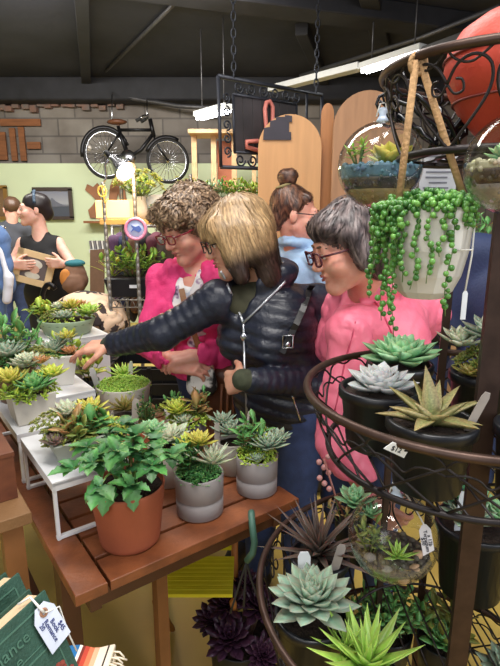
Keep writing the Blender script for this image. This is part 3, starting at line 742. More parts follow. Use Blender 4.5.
    def col(v):
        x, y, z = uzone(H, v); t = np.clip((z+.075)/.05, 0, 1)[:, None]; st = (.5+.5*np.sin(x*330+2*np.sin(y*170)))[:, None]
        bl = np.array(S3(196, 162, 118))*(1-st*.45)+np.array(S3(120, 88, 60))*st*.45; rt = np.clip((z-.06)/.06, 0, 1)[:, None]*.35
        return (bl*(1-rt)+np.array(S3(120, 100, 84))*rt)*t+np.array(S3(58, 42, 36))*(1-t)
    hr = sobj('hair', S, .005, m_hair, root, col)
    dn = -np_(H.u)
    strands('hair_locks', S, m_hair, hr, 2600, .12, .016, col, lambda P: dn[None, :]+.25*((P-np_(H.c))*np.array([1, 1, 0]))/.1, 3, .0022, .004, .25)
    # dark glasses seen through the fringe
    glasses(root, H, mat('black_plastic', (26, 24, 26), .3), .025, .018)
    return J, H
def lerp3(a, b, t): return Vector(a)*(1-t)+Vector(b)*t
woman_black()

# ---- the woman in the hot pink fleece
def pinkmat(n, c, c2): return mat(n, c, .75, scale=12, rgb2=c2, bump=.25, bscale=160)
def woman_fleece():
    sk = skinmat('skin_rosy', (222, 164, 142), (212, 140, 120))
    root = thing('person', 'woman with short curly hair and red glasses in an open hot pink fleece', 'person', (-.16, 2.0, 0))
    f = V(-.35, -.94, 0).normalized()
    J = dict(pel=V(-.13, 2.03, .9), che=V(-.19, 1.98, 1.17), nek=at(197, 266, 1.97), f=f, girth=1.08)
    shoulders(J, .15, .07)
    J['elR'] = at(150, 343, 1.9); J['wrR'] = at(176, 366, 1.78); J['elL'] = at(240, 352, 1.97); J['wrL'] = at(196, 356, 1.79)
    J['haR'] = (V(.6, -.1, .0), V(.2, .5, -.8), (.5, .6, .6, .6), .4); J['haL'] = (V(-.95, -.05, -.1), V(-.2, .3, -1), (.4, .5, .6, .6), .5)
    feet(J)
    H = Head(at(188, 226, 1.9), V(-.68, -.6, -.42), V(-.2, -.15, 1), 1.03)
    b, BS = body(root, J, H, sk); face(root, H, b); jeans(root, J); shoes(root, J, m_shoe)
    nk = Vector(J['nek'])
    # flowered shirt
    m = bpy.data.materials.new('flowered_shirt'); m.use_nodes = True; nt = m.node_tree; n = nt.nodes; L = nt.links; pr = n['Principled BSDF']; pr.inputs['Roughness'].default_value = .8
    tc = n.new('ShaderNodeTexCoord'); nz = n.new('ShaderNodeTexNoise'); nz.inputs['Scale'].default_value = 17; nz.inputs['Detail'].default_value = 3; rp = n.new('ShaderNodeValToRGB'); e = rp.color_ramp.elements
    e[0].position = .4; e[0].color = (*S3(84, 66, 92), 1); e[1].position = .49; e[1].color = (*S3(232, 228, 226), 1)
    q = e.new(.445); q.color = (*S3(176, 150, 176), 1); q = e.new(.62); q.color = (*S3(228, 222, 222), 1); q = e.new(.68); q.color = (*S3(170, 176, 190), 1)
    L.new(tc.outputs['Object'], nz.inputs['Vector']); L.new(nz.outputs[0], rp.inputs[0]); L.new(rp.outputs[0], pr.inputs['Base Color'])
    S = SDF(); torso_prims(S, J, .012); S.cap(H.p(0, -.03, -.09), nk-UP*.02, .05, .068, .02); S.cap(nk+UP*.02+f*.05, nk-UP*.1+f*.14, .04, .02, .01, 'sub'); S.cut(nk+UP*.03, f*.6+UP); S.noise(.003, 60, 2); S.cut(V(0, 0, .82), (0, 0, -1)); sobj('shirt', S, .007, m, root)
    S = SDF(); torso_prims(S, J, .004); S.cut(nk+UP*.0, f*.8+UP); S.cut(V(0, 0, 1.1), (0, 0, -1)); sobj('undershirt', S, .008, mat('white_cotton', (226, 226, 228), .8), root)
    # fleece
    S = SDF(); torso_prims(S, J, .024)
    for sd in 'RL': arm_prims(S, J, .018, sd, wr=.86)
    r = f.cross(UP)
    S.ell(Vector(J['pel']), (.21, .17, .15), Matrix((r, f, UP)).transposed(), .05)
    for i in range(10):
        a0, a1 = R(48+i*26.4), R(48+(i+1)*26.4); q = lambda a: nk+f*math.cos(a)*.085+r*math.sin(a)*.095+UP*(.0-.02*math.cos(a)); S.cap(q(a0), q(a1), .024, .024, .02)
    S.cap(nk+UP*.02, nk+UP*.2+f*.05, .06, .1, .012, 'sub')
    for z in range(9): S.ell(nk+f*(.15)+r*(-.012)-UP*(.0+.06*z), (.078, .1, .05), Matrix((r, f, UP)).transposed(), .01, 'sub')
    S.noise(.005, 28, 5); S.noise(.014, 42, -6); S.noise(.007, 85, -7); S.cut(V(0, 0, .86), (0, 0, -1))
    fl = sobj('fleece_jacket', S, .007, pinkmat('hot_pink_fleece', (234, 66, 130), (220, 48, 112)), root)
    # hair: short grey-brown curls
    S = SDF(); p = H.p; k = H.s
    S.ell(p(0, -.03, .045), (.09*k, .106*k, .09*k), H.M, .03); S.ell(p(0, -.08, -.03), (.07*k, .05*k, .07*k), H.M, .04)
    S.cap(p(-.05, .062, .07), p(.05, .062, .07), .03*k, .03*k, .03)
    for q in (-1, 1): S.cap(p(q*.076, .0, .03), p(q*.078, -.008, -.02), .022*k, .014*k, .02)
    S.ell(p(0, .12, -.03), (.06*k, .07*k, .075*k), H.M, .02, 'sub'); S.noise(.008, 110, 9)
    def col(v):
        x, y, z = uzone(H, v); st = (.5+.5*np.sin(x*210+3*np.sin(y*190)+2*np.sin(z*160)))[:, None]; return np.array(S3(176, 146, 116))*st+np.array(S3(92, 72, 58))*(1-st)
    hr = sobj('hair', S, .005, m_hair, root, col)
    fw = np_(H.f); 
    strands('hair_locks', S, m_hair, hr, 3200, .045, .008, col, lambda P: fw[None, :]*.7+np.array([0, 0, -.4])[None, :]+.5*np.sin(P*90), 4, .0026, .012, 1.2, lift=.006)
    g = glasses(root, H, mat('red_frames', (128, 24, 44), .3), .025, .016, .0026)
    mb = MB(); mb.tube([H.p(-.081, -.02, -.02), H.p(-.078, -.025, -.09), H.p(-.06, -.05, -.125), H.p(0, -.085, -.13)], .002, 5); mb.tube([H.p(.081, -.02, -.02), H.p(.084, .0, -.07), H.p(.078, -.02, -.11), H.p(.05, -.06, -.13)], .0025, 5); obj('glasses_cord', mb, mat('brown_cord', (84, 42, 40), .6), g)
    # cross-body strap and patterned bag
    mb = MB(); a, c_ = nk-r*.1-f*.02-UP*.0, V(-.2, 1.86, .96)
    # strap lies on the shirt
    S3_ = SDF(); torso_prims(S3_, J, .02); S3_.build(.01)
    pl = [onsurf(S3_, lerp3(at(181, 290, 1.85), at(196, 352, 1.8), i/9), V(0, 1, 0))-V(0, .004, 0) for i in range(10)]
    for a, c_ in zip(pl[:-1], pl[1:]): mb.box((a+c_)/2, ((a-c_).length*1.2, .022, .004), c_-a, V(1, 0, 0)-(c_-a).normalized()*(c_-a).normalized().x)
    obj('bag_strap', mb, mat('tan_leather', (150, 104, 66), .5), root)
    return J
woman_fleece()
# bags hanging at her front
def bag(name, label, c, size, m, tassel=None):
    S = SDF(); x, y, z = size; S.cap(V(c[0]-x, c[1], c[2]-z), V(c[0]+x, c[1], c[2]-z), y, y, .04); S.cap(V(c[0]-x*.9, c[1], c[2]+z), V(c[0]+x*.9, c[1], c[2]+z), y*.6, y*.6, .04); S.ell(c, (x+y*.8, y, z+y*.6), None, .05); S.noise(.006, 40, 3)
    t = thing(name, label, 'bag', (c[0], c[1], c[2]-z-y)); sobj('pouch', S, .007, m, t); return t
m_cow = mat('cow_print', (228, 222, 216), .7, scale=16, rgb2=(40, 34, 34), sharp=True)
m_bagbrown = mat('brown_bag_leather', (92, 52, 34), .45, var=.2, scale=8, bump=.3, bscale=30)
t = bag('handbag', 'black and white patterned handbag held by the woman in the pink fleece', at(202, 380, 1.79), (.03, .022, .035), m_cow)
t = bag('shoulder_bag', 'brown leather bag hanging between the two middle women', at(229, 402, 1.86), (.06, .04, .12), m_bagbrown)
mb = MB(); mb.tube([at(236, 390, 1.80), at(242, 402, 1.79), at(252, 415, 1.8)], .006, 6); obj('strap', mb, m_bagbrown, t)
for x in (222, 228, 234):
    mb = MB(); mb.tube([at(x, 384, 1.80), at(x-1, 410, 1.79), at(x, 424, 1.8)], [.007, .005, .003], 6); obj('fringe', mb, mat('fringe_leather', (120, 70, 44), .5), t)

# ---- the woman in coral pink at the right
def woman_coral():
    sk = MATS['skin_rosy']
    root = thing('person', 'woman with short grey brown hair and dark red glasses in coral pink jacket', 'person', (.46, 1.62, 0))
    f = V(-.8, -.5, 0).normalized()
    J = dict(pel=V(.42, 1.66, .86), che=V(.40, 1.6, 1.13), nek=at(367, 288, 1.57), f=f, girth=1.12)
    r = f.cross(UP)
    J['shR'] = at(352, 330, 1.42); J['shL'] = at(428, 312, 1.74)
    J['elR'] = at(337, 440, 1.36); J['wrR'] = at(372, 505, 1.32); J['elL'] = V(.5, 1.72, .98); J['wrL'] = V(.28, 1.62, .92)
    J['haR'] = (V(.8, -.1, -.6), V(.2, .9, 0), (.5, .6, .6, .6), .5); J['haL'] = (V(-.9, -.2, -.1), V(-.1, .3, -1), (.5, .6, .6, .6), .5)
    feet(J)
    H = Head(at(348, 245, 1.4), V(-.95, -.2, -.33), V(-.25, -.05, 1), .98)
    b, BS = body(root, J, H, sk); face(root, H, b); jeans(root, J); shoes(root, J, m_shoe)
    nk = Vector(J['nek'])
    S = SDF(); torso_prims(S, J, .026)
    for sd in 'RL': arm_prims(S, J, .022, sd, wr=.9)
    S.ell(Vector(J['pel']), (.22, .18, .16), Matrix((r, f, UP)).transposed(), .05)
    for i in range(10):
        a0, a1 = R(40+i*28), R(40+(i+1)*28); q = lambda a: nk+f*math.cos(a)*.085+r*math.sin(a)*.095+UP*(.015-.02*math.cos(a)); S.cap(q(a0), q(a1), .027, .027, .02)
    S.cap(nk+UP*.02, nk+UP*.2+f*.06, .058, .1, .012, 'sub')
    S.noise(.005, 24, 15); S.noise(.016, 38, -16); S.noise(.007, 80, -17); S.cut(V(0, 0, .76), (0, 0, -1))
    jk = sobj('jacket', S, .007, mat('coral_leather', (242, 128, 150), .42, scale=10, rgb2=(234, 110, 136), bump=.2, bscale=60), root)
    mb = MB(); pts = [onsurf(S, lerp3(at(372, 300, 1.5), at(392, 345, 1.5), i/7), V(0, 1, 0))-V(0, .002, 0) for i in range(8)]; mb.tube(pts, .003, 5)
    pts = [onsurf(S, lerp3(at(352, 318, 1.4), at(330, 400, 1.4), i/7), V(0, 1, 0))-V(0, .001, 0) for i in range(8)]; mb.tube(pts, .0025, 5); obj('seam', mb, mat('coral_seam', (206, 72, 104), .5), jk)
    S = SDF(); p = H.p; k = H.s
    S.ell(p(0, -.026, .045), (.083*k, .1*k, .082*k), H.M, .03); S.ell(p(0, -.072, -.04), (.068*k, .046*k, .078*k), H.M, .03)
    S.cap(p(-.045, .056, .068), p(.045, .056, .068), .024*k, .024*k, .03)
    for q in (-1, 1): S.cap(p(q*.076, .005, .03), p(q*.08, -.01, -.045), .026*k, .02*k, .02)
    S.ell(p(0, .125, -.035), (.058*k, .075*k, .08*k), H.M, .02, 'sub'); S.noise(.005, 70, 19)
    def col(v):
        x, y, z = uzone(H, v); st = (.5+.5*np.sin(x*160+2*np.sin(y*120)+z*60))[:, None]; return np.array(S3(124, 108, 106))*st+np.array(S3(58, 48, 50))*(1-st)
    hr = sobj('hair', S, .005, m_hair, root, col); fw = np_(H.f); c = np_(H.p(0, -.03, .12))
    strands('hair_locks', S, m_hair, hr, 2800, .08, .012, col, lambda P: (P-c[None, :])/.1+np.array([0, 0, -.5])[None, :]+.2*fw, 5, .0024, .007, .6)
    glasses(root, H, mat('dark_red_frames', (74, 20, 34), .3), .026, .019, .003)
woman_coral()

# ---- the woman with the bun, facing away to the right
def woman_bun():
    root = thing('person', 'woman with hair in a bun, light blue denim shirt, glasses, facing right', 'person', (.3, 2.6, 0))
    f = V(.75, .6, 0).normalized(); J = dict(pel=V(.3, 2.62, .9), che=V(.28, 2.6, 1.18), nek=at(298, 247, 2.58), f=f, girth=1.12); shoulders(J, .18, .06)
    r = f.cross(UP); J['elR'] = J['shR']+V(.08, -.02, -.27); J['wrR'] = J['elR']+f*.2+V(0, 0, .02); J['elL'] = J['shL']+V(.0, .05, -.27); J['wrL'] = J['elL']+f*.2
    J['haR'] = (f, V(0, 0, -1), (.5, .6, .6, .6), .5); J['haL'] = (f, V(0, 0, -1), (.5, .6, .6, .6), .5); feet(J)
    H = Head(at(297, 214, 2.55), V(.98, -.1, -.12), V(.08, 0, 1), 1.08)
    b, BS = body(root, J, H, MATS['skin_rosy'], .006); face(root, H, b); jeans(root, J); shoes(root, J, m_shoe); nk = Vector(J['nek'])
    S = SDF(); torso_prims(S, J, .024)
    for sd in 'RL': arm_prims(S, J, .02, sd, wr=.9)
    S.ell(Vector(J['pel']), (.2, .16, .15), Matrix((r, f, UP)).transposed(), .05)
    for i in range(10):
        a0, a1 = R(40+i*28), R(40+(i+1)*28); q = lambda a: nk+f*math.cos(a)*.08+r*math.sin(a)*.085+UP*(.015-.02*math.cos(a)); S.cap(q(a0), q(a1), .02, .02, .02)
    S.cap(nk+UP*.03, nk+UP*.2+f*.03, .056, .09, .012, 'sub'); S.noise(.004, 32, 25); S.noise(.012, 50, -26); S.cut(V(0, 0, .8), (0, 0, -1))
    sobj('denim_shirt', S, .008, mat('light_denim', (150, 180, 212), .8, var=.1, scale=14, bump=.2, bscale=200), root)
    S = SDF(); p = H.p; k = H.s
    S.ell(p(0, -.04, .045), (.081*k, .088*k, .084*k), H.M, .03); S.ell(p(0, -.085, -.03), (.06*k, .04*k, .06*k), H.M, .04); S.cap(p(-.04, .04, .075), p(.04, .04, .075), .02*k, .02*k, .03)
    for q in (-1, 1): S.cap(p(q*.068, .0, .04), p(q*.07, -.01, .01), .016*k, .012*k, .02)
    S.ell(p(0, .12, -.03), (.066*k, .085*k, .085*k), H.M, .02, 'sub'); S.ell(p(0, .05, -.12), (.09, .07, .08), H.M, .02, 'sub')
    def col(v):
        x, y, z = uzone(H, v); st = (.5+.5*np.sin(x*180+z*90+2*np.sin(y*150)))[:, None]; return np.array(S3(120, 82, 62))*st+np.array(S3(62, 42, 36))*(1-st)
    hr = sobj('hair', S, .006, m_hair, root, col); bc = np_(H.p(0, -.07, .13))
    strands('hair_locks', S, m_hair, hr, 1400, .07, .012, col, lambda P: (bc[None, :]-P)/.1, 6, .002, .004, .2)
    S = SDF(); S.ell(p(0, -.065, .155), (.046, .046, .042), None, .01); S.noise(.006, 90, 12); bun = sobj('hair_bun', S, .006, m_hair, root, col)
    strands('bun_locks', S, m_hair, bun, 700, .05, .01, col, lambda P: np.cross(P-np_(H.p(0, -.065, .155))[None, :], np.array([.2, .1, 1.])[None, :])/.05, 7, .002, .004, .4)
    mb = MB(); mb.tube([H.p(.0, -.02, .122), H.p(.03, -.05, .125), H.p(.05, -.08, .11), H.p(.04, -.11, .1)], [.004, .009, .009, .004], 8); obj('hair_tie', mb, mat('olive_scrunchie', (122, 110, 70), .8, var=.3), root)
    glasses(root, H, MATS['black_plastic'], .025, .015, .0026)
woman_bun()

# ---- the shopper in navy at the right edge
def person_navy():
    root = thing('person', 'person in a navy blue jacket seen from behind at the right edge', 'person', (.99, 1.75, 0))
    f = V(.5, .86, 0).normalized(); J = dict(pel=V(.97, 1.78, .92), che=V(.97, 1.76, 1.2), nek=V(.98, 1.75, 1.42), f=f, girth=1.15); shoulders(J, .18, .05); r = f.cross(UP)
    J['elR'] = J['shR']+V(.04, .05, -.28); J['wrR'] = J['elR']+f*.2; J['elL'] = J['shL']+V(-.04, .02, -.28); J['wrL'] = J['elL']+f*.2; feet(J)
    J['haR'] = (f, V(0, 0, -1), (.5, .6, .6, .6), .5); J['haL'] = (f, V(0, 0, -1), (.5, .6, .6, .6), .5)
    H = Head(V(1.03, 1.77, 1.6), V(.6, .75, -.2), UP, 1.04); body(root, J, H, MATS['skin_tan'], .007); jeans(root, J); shoes(root, J, m_shoe); nk = Vector(J['nek'])
    S = SDF(); torso_prims(S, J, .03, bust=False)
    for sd in 'RL': arm_prims(S, J, .026, sd, wr=.95)
    S.ell(Vector(J['pel']), (.21, .17, .15), Matrix((r, f, UP)).transposed(), .05); S.cap(nk, nk+UP*.04, .07, .07, .03); S.noise(.006, 30, 35); S.cut(V(0, 0, .78), (0, 0, -1))
    sobj('jacket', S, .009, mat('navy_cloth', (34, 48, 84), .7, var=.15, scale=10, bump=.2, bscale=120), root)
    S = SDF(); S.ell(H.p(0, -.03, .04), (.088, .106, .09), H.M, .03); S.ell(H.p(0, -.07, -.05), (.075, .05, .08), H.M, .04); S.ell(H.p(0, .12, -.03), (.06, .07, .08), H.M, .02, 'sub'); S.noise(.005, 70, 3); sobj('hair', S, .007, m_hair, root, lambda v: np.tile(np.array(S3(90, 74, 64)), (len(v), 1)))
    mb = MB()
person_navy()
def person_puffer():
    root = thing('person', 'person in black puffer coat between the white hanging pot and navy jacket', 'person', (1.17, 2.95, 0))
    f = V(.3, .95, 0).normalized(); J = dict(pel=V(1.17, 2.95, .92), che=V(1.17, 2.95, 1.18), nek=V(1.17, 2.95, 1.38), f=f, girth=1.15); shoulders(J, .18, .05); r = f.cross(UP)
    J['elR'] = J['shR']+V(.04, .05, -.28); J['wrR'] = J['elR']+f*.2; J['elL'] = J['shL']+V(-.04, .02, -.28); J['wrL'] = J['elL']+f*.2; feet(J)
    H = Head(V(1.19, 2.97, 1.56), V(.5, .85, -.25), UP, 1.0); body(root, J, H, MATS['skin_rosy'], .008); jeans(root, J); shoes(root, J, m_shoe)
    qt = (.012, .09); S = SDF(); torso_prims(S, J, .03, quilt=qt, bust=False)
    for sd in 'RL': arm_prims(S, J, .03, sd, quilt=qt)
    S.ell(Vector(J['pel']), (.21, .17, .15), Matrix((r, f, UP)).transposed(), .05, quilt=qt); S.cap(Vector(J['nek']), Vector(J['nek'])+UP*.04, .07, .07, .03); S.cut(V(0, 0, .75), (0, 0, -1)); sobj('puffer_coat', S, .009, mat('black_puffer', (28, 30, 42), .4), root)
    S = SDF(); S.ell(H.p(0, -.03, .04), (.088, .106, .09), H.M, .03); S.ell(H.p(0, -.07, -.05), (.075, .05, .08), H.M, .04); S.ell(H.p(0, .12, -.03), (.06, .07, .08), H.M, .02, 'sub'); sobj('hair', S, .008, m_hair, root, lambda v: np.tile(np.array(S3(60, 46, 40)), (len(v), 1)))
person_puffer()

# ---- the woman in black holding a framed print, far left
def woman_print():
    root = thing('person', 'woman in sleeveless black top and head scarf holding up a framed portrait', 'person', (-1.62, 4.05, 0))
    f = V(.05, -1, 0).normalized(); c = at(38, 250, 4.0)
    J = dict(pel=V(-1.63, 4.05, .92), che=V(-1.63, 4.02, 1.2), nek=at(40, 231, 4.02), f=f, girth=1.12); J['shR'] = at(23, 243, 4.0); J['shL'] = at(58, 243, 4.0)
    J['elR'] = at(15, 272, 3.92); J['wrR'] = at(14, 265, 3.78); J['elL'] = at(72, 264, 3.9); J['wrL'] = at(63, 264, 3.74)
    J['elR'] = at(13, 262, 3.95)
    J['haR'] = (V(.9, -.1, .0), V(.1, -1, 0)*-1, (.3, .4, .4, .4), .3); J['haL'] = (V(-.95, 0, .05), V(-.1, 1, 0), (.3, .4, .4, .4), .3); feet(J)
    H = Head(at(33, 209, 4.0), V(-.85, -.5, 0), UP, 1.02)
    b, BS = body(root, J, H, skinmat('skin_fair', (232, 184, 166), (224, 166, 148)), .007); face(root, H, b)
    mk = mat('black_jersey', (22, 21, 25), .8); jeans(root, J, mat('black_trousers', (26, 25, 30), .8)); shoes(root, J, m_shoe); nk = Vector(J['nek'])
    S = SDF(); torso_prims(S, J, .014); S.ell(Vector(J['pel']), (.19, .15, .15), None, .05); S.cap(nk+UP*.05, nk+f*.1-UP*.03, .07, .055, .01, 'sub'); S.cut(nk-UP*.01, (0, 0, 1))
    for sd, q in (('R', -1), ('L', 1)): S.ell(Vector(J['sh'+sd])+V(q*.06, 0, 0), (.06, .1, .1), None, .01, 'sub')
    S.noise(.004, 35, 2); S.cut(V(0, 0, .8), (0, 0, -1)); sobj('sleeveless_top', S, .008, mk, root)
    S = SDF(); S.ell(H.p(0, -.03, .04), (.086, .106, .088), H.M, .03); S.ell(H.p(0, -.1, -.03), (.06, .05, .06), H.M, .04); S.ell(H.p(0, .12, -.04), (.06, .075, .09), H.M, .02, 'sub'); S.noise(.005, 60, 3); hr = sobj('hair', S, .007, m_hair, root, lambda v: np.tile(np.array(S3(34, 26, 28)), (len(v), 1)))
    mb = MB(); 
    mb.tube([H.p(.09*math.cos(a), -.02+.02*abs(math.cos(a)), .04+.092*math.sin(a)) for a in [PI*i/16 for i in range(17)]], .011, 8); obj('head_scarf', mb, mat('teal_scarf', (44, 62, 84), .7, scale=30, rgb2=(90, 110, 130), sharp=True), hr)
    mb = MB(); mb.tube([H.p(.078, .0, -.04), H.p(.08, .0, -.07)], .002, 4); mb.ball(H.p(.08, .0, -.085), (.022, .01, .02)); obj('earring', mb, mk, root)
    # the print
    a, b2, d = at(19, 247, 3.84), at(57, 257, 3.82), at(17, 281, 3.80); X = (b2-a).normalized(); Zr = (a-d); Zr = (Zr-X*Zr.dot(X)); hh = Zr.length; Zr.normalize(); w = (b2-a).length; c = a+X*w/2-Zr*hh/2
    N = X.cross(Zr)
    t = thing('framed_print', 'cream matted portrait print held by the woman in black', 'picture', c-Zr*hh/2)
    mb = MB(); k = .05
    for (cx, cz, sx, sz) in ((0, hh/2-k/2, w, k), (0, -hh/2+k/2, w, k), (-w/2+k/2, 0, k, hh), (w/2-k/2, 0, k, hh)): mb.box(c+X*cx+Zr*cz, (sx, sz, .016), X, Zr)
    obj('mat_board', mb, mat('straw_board', (216, 186, 142), .6, var=.06), t)
    mb = MB(); mb.box(c, (w-.08, hh-.08, .008), X, Zr); ph = obj('print', mb, mat('print_grey', (104, 92, 92), .5, var=.2, scale=5), t)
    mb = MB(); el = lambda cx, cz, rx, rz, n=20: [c+N*.006+X*(cx*w+rx*w*math.cos(2*PI*i/n))+Zr*(cz*hh+rz*hh*math.sin(2*PI*i/n)) for i in range(n)]
    mb.plate(el(.0, .12, .2, .14), .002, N); mb.plate(el(.0, -.22, .2, .1), .002, N); obj('pale_bonnet', mb, mat('bonnet', (206, 200, 188), .6), ph)
    mb = MB(); mb.plate(el(.02, -.03, .13, .12), .003, N); obj('printed_face', mb, mat('printed_skin', (206, 160, 140), .6), ph)
woman_print()
def man_far():
    root = thing('person', 'man with short brown hair in grey jacket, his back turned, far left', 'person', (-2.6, 5.4, 0))
    f = V(-.3, .95, 0).normalized(); J = dict(pel=V(-2.58, 5.4, .95), che=V(-2.58, 5.4, 1.24), nek=at(11, 224, 5.4), f=f, girth=1.15); shoulders(J, .19, .06); r = f.cross(UP)
    for sd, q in (('R', 1), ('L', -1)): J['el'+sd] = J['sh'+sd]+r*q*.04-UP*.28; J['wr'+sd] = J['el'+sd]+f*.1-UP*.2; J['ha'+sd] = (V(0, .2, -1), -r*q, (.3, .4, .4, .4), .3)
    feet(J); H = Head(at(12, 209, 5.4), V(-.5, .8, 0), UP, 1.05); body(root, J, H, MATS['skin_fair'], .009); jeans(root, J); shoes(root, J, m_shoe)
    S = SDF(); torso_prims(S, J, .03, bust=False)
    for sd in 'RL': arm_prims(S, J, .03, sd)
    S.ell(Vector(J['pel']), (.21, .17, .15), Matrix((r, f, UP)).transposed(), .05); S.cut(V(0, 0, .8), (0, 0, -1)); S.noise(.005, 30, 4); sobj('jacket', S, .01, mat('charcoal_cloth', (66, 68, 76), .8), root)
    S = SDF(); S.ell(H.p(0, -.03, .04), (.084, .1, .086), H.M, .03); S.ell(H.p(0, .12, -.03), (.06, .08, .08), H.M, .02, 'sub'); S.cut(H.p(0, 0, -.04), -H.u); S.noise(.005, 80, 3); sobj('hair', S, .008, m_hair, root, lambda v: np.tile(np.array(S3(92, 66, 50)), (len(v), 1)))
man_far()
# ------------------------------------------------------------------ plants
SHAPES = {'ech': [.42, .72, .95, 1.0, .62, 0.0], 'agave': [1.0, .96, .78, .52, .26, 0.0], 'oval': [.2, .7, 1.0, .95, .6, 0.0], 'spoon': [.25, .35, .6, .95, .9, 0.0], 'aloe': [.8, 1.0, .92, .66, .36, 0.0], 'strap': [.7, .9, 1, .9, .6, 0.0]}
def leaf(mb, base, d, up, L, W, T, curl, c0, c1, shape='ech', dish=.25, rim=None):
    """a thick leaf: spine bending towards up by curl, width by shape, colour from base to tip"""
    base = Vector(base); d = Vector(d).normalized(); up = Vector(up); up = up-d*up.dot(d)
    up = up.normalized() if up.length > 1e-6 else d.orthogonal().normalized()
    s = d.cross(up); pr = SHAPES[shape]; n = len(pr); o = len(mb.v); p = base.copy()
    for i in range(n):
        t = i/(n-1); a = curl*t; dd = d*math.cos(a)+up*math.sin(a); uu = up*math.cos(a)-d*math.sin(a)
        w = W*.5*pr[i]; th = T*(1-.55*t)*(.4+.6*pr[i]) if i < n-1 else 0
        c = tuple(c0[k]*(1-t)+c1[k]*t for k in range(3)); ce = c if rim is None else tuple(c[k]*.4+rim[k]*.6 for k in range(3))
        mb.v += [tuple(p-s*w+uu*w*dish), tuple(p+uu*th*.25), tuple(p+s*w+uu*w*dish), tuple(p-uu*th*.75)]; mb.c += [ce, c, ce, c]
        p = p+dd*(L/(n-1))
    for i in range(n-1):
        for k in range(4):
            k2 = (k+1) % 4; mb.f.append((o+i*4+k, o+i*4+k2, o+i*4+4+k2, o+i*4+4+k))
def jit(c, r, a=.12):
    k = 1+r.uniform(-a, a); return tuple(min(1, max(0, x*k*(1+r.uniform(-a*.4, a*.4)))) for x in c)
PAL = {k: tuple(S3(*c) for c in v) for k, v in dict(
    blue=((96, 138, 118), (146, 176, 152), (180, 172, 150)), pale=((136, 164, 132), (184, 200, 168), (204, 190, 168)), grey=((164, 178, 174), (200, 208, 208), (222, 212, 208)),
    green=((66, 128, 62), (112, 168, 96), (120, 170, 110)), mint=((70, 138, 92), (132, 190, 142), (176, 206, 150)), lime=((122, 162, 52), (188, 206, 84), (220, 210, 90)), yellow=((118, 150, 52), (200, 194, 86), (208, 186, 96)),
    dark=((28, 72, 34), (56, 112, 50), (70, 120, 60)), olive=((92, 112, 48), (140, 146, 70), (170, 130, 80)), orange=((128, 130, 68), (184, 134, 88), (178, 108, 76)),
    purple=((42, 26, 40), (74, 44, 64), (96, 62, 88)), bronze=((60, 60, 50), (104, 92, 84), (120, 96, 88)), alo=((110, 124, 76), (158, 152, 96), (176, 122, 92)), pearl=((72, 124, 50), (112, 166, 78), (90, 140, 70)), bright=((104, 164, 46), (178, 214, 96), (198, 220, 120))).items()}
def ros(mb, c, rad, n, pal, shape='ech', el=(82, 12), W=.46, T=.1, curl=.35, axis=(0, 0, 1), rng=random, dish=.25, l0=.4, pw=.75, rim=True):
    p0, p1, pe = PAL[pal]; ax = Vector(axis).normalized(); x = ax.orthogonal().normalized(); y = ax.cross(x); c = Vector(c); a0 = rng.uniform(0, 6)
    for i in range(n):
        t = (i+.5)/n; a = a0+i*2.39996+rng.uniform(-.1, .1); e = R(el[0]+(el[1]-el[0])*t**pw+rng.uniform(-4, 4)); L = rad*(l0+(1-l0)*t)*rng.uniform(.92, 1.06)
        h = x*math.cos(a)+y*math.sin(a); d = h*math.cos(e)+ax*math.sin(e); u = ax*math.cos(e)-h*math.sin(e)
        leaf(mb, c+h*rad*.06*t+ax*rad*.12*(1-t), d, u, L, W*rad*(.55+.45*t), T*rad, curl*(1 if t > .3 else .6), jit(p0, rng), jit(p1, rng), shape, dish, pe if rim else None)
def sedum(mb, c, rad, n, pal, rng, leafL=.012, h=.5, per=9):
    c = Vector(c)
    for i in range(n):
        r = rad*math.sqrt((i+.5)/n); a = i*2.39996; q = c+V(r*math.cos(a), r*math.sin(a), rad*h*(1-(r/rad)**2)+rng.uniform(-.004, .006)); ax = V(.9*math.cos(a)*r/rad, .9*math.sin(a)*r/rad, 1)
        ros(mb, q, leafL*rng.uniform(.8, 1.25), per, pal, 'oval', (80, 5), .5, .22, .2, ax, rng, rim=False)
def stems(mb, c, rad, h, n, pal, rng, L=.035, W=.5, shape='oval', per=7, sc=(.2, .16, .09), T=.06, droop=.0):
    """leafy stems that lean outwards, leaves along each"""
    c = Vector(c); p0, p1, pe = PAL[pal]
    for i in range(n):
        a = i*2.39996; k = math.sqrt((i+.5)/n); top = c+V(math.cos(a)*rad*k, math.sin(a)*rad*k, h*rng.uniform(.75, 1.05)*(1-.3*k*k)); st = c+V(math.cos(a)*rad*k*.3, math.sin(a)*rad*k*.3, 0)
        mid = (st+top)/2+V(0, 0, h*.12); pts = bez(st, mid, top, 6); mb.tube(pts, .0022, 4, S3(96, 112, 60))
        for j in range(per):
            t = .3+.7*j/(per-1); q = st*(1-t)**2+mid*2*t*(1-t)+top*t*t; b = a+j*2.4+rng.uniform(-.3, .3); e = R(rng.uniform(5, 35)+45*(t > .93)); d = V(math.cos(b)*math.cos(e), math.sin(b)*math.cos(e), math.sin(e)-droop)
            leaf(mb, q, d, (0, 0, 1), L*rng.uniform(.8, 1.15), L*W, L*T, rng.uniform(-.5, .3), jit(p0, rng), jit(p1, rng), shape, .15)
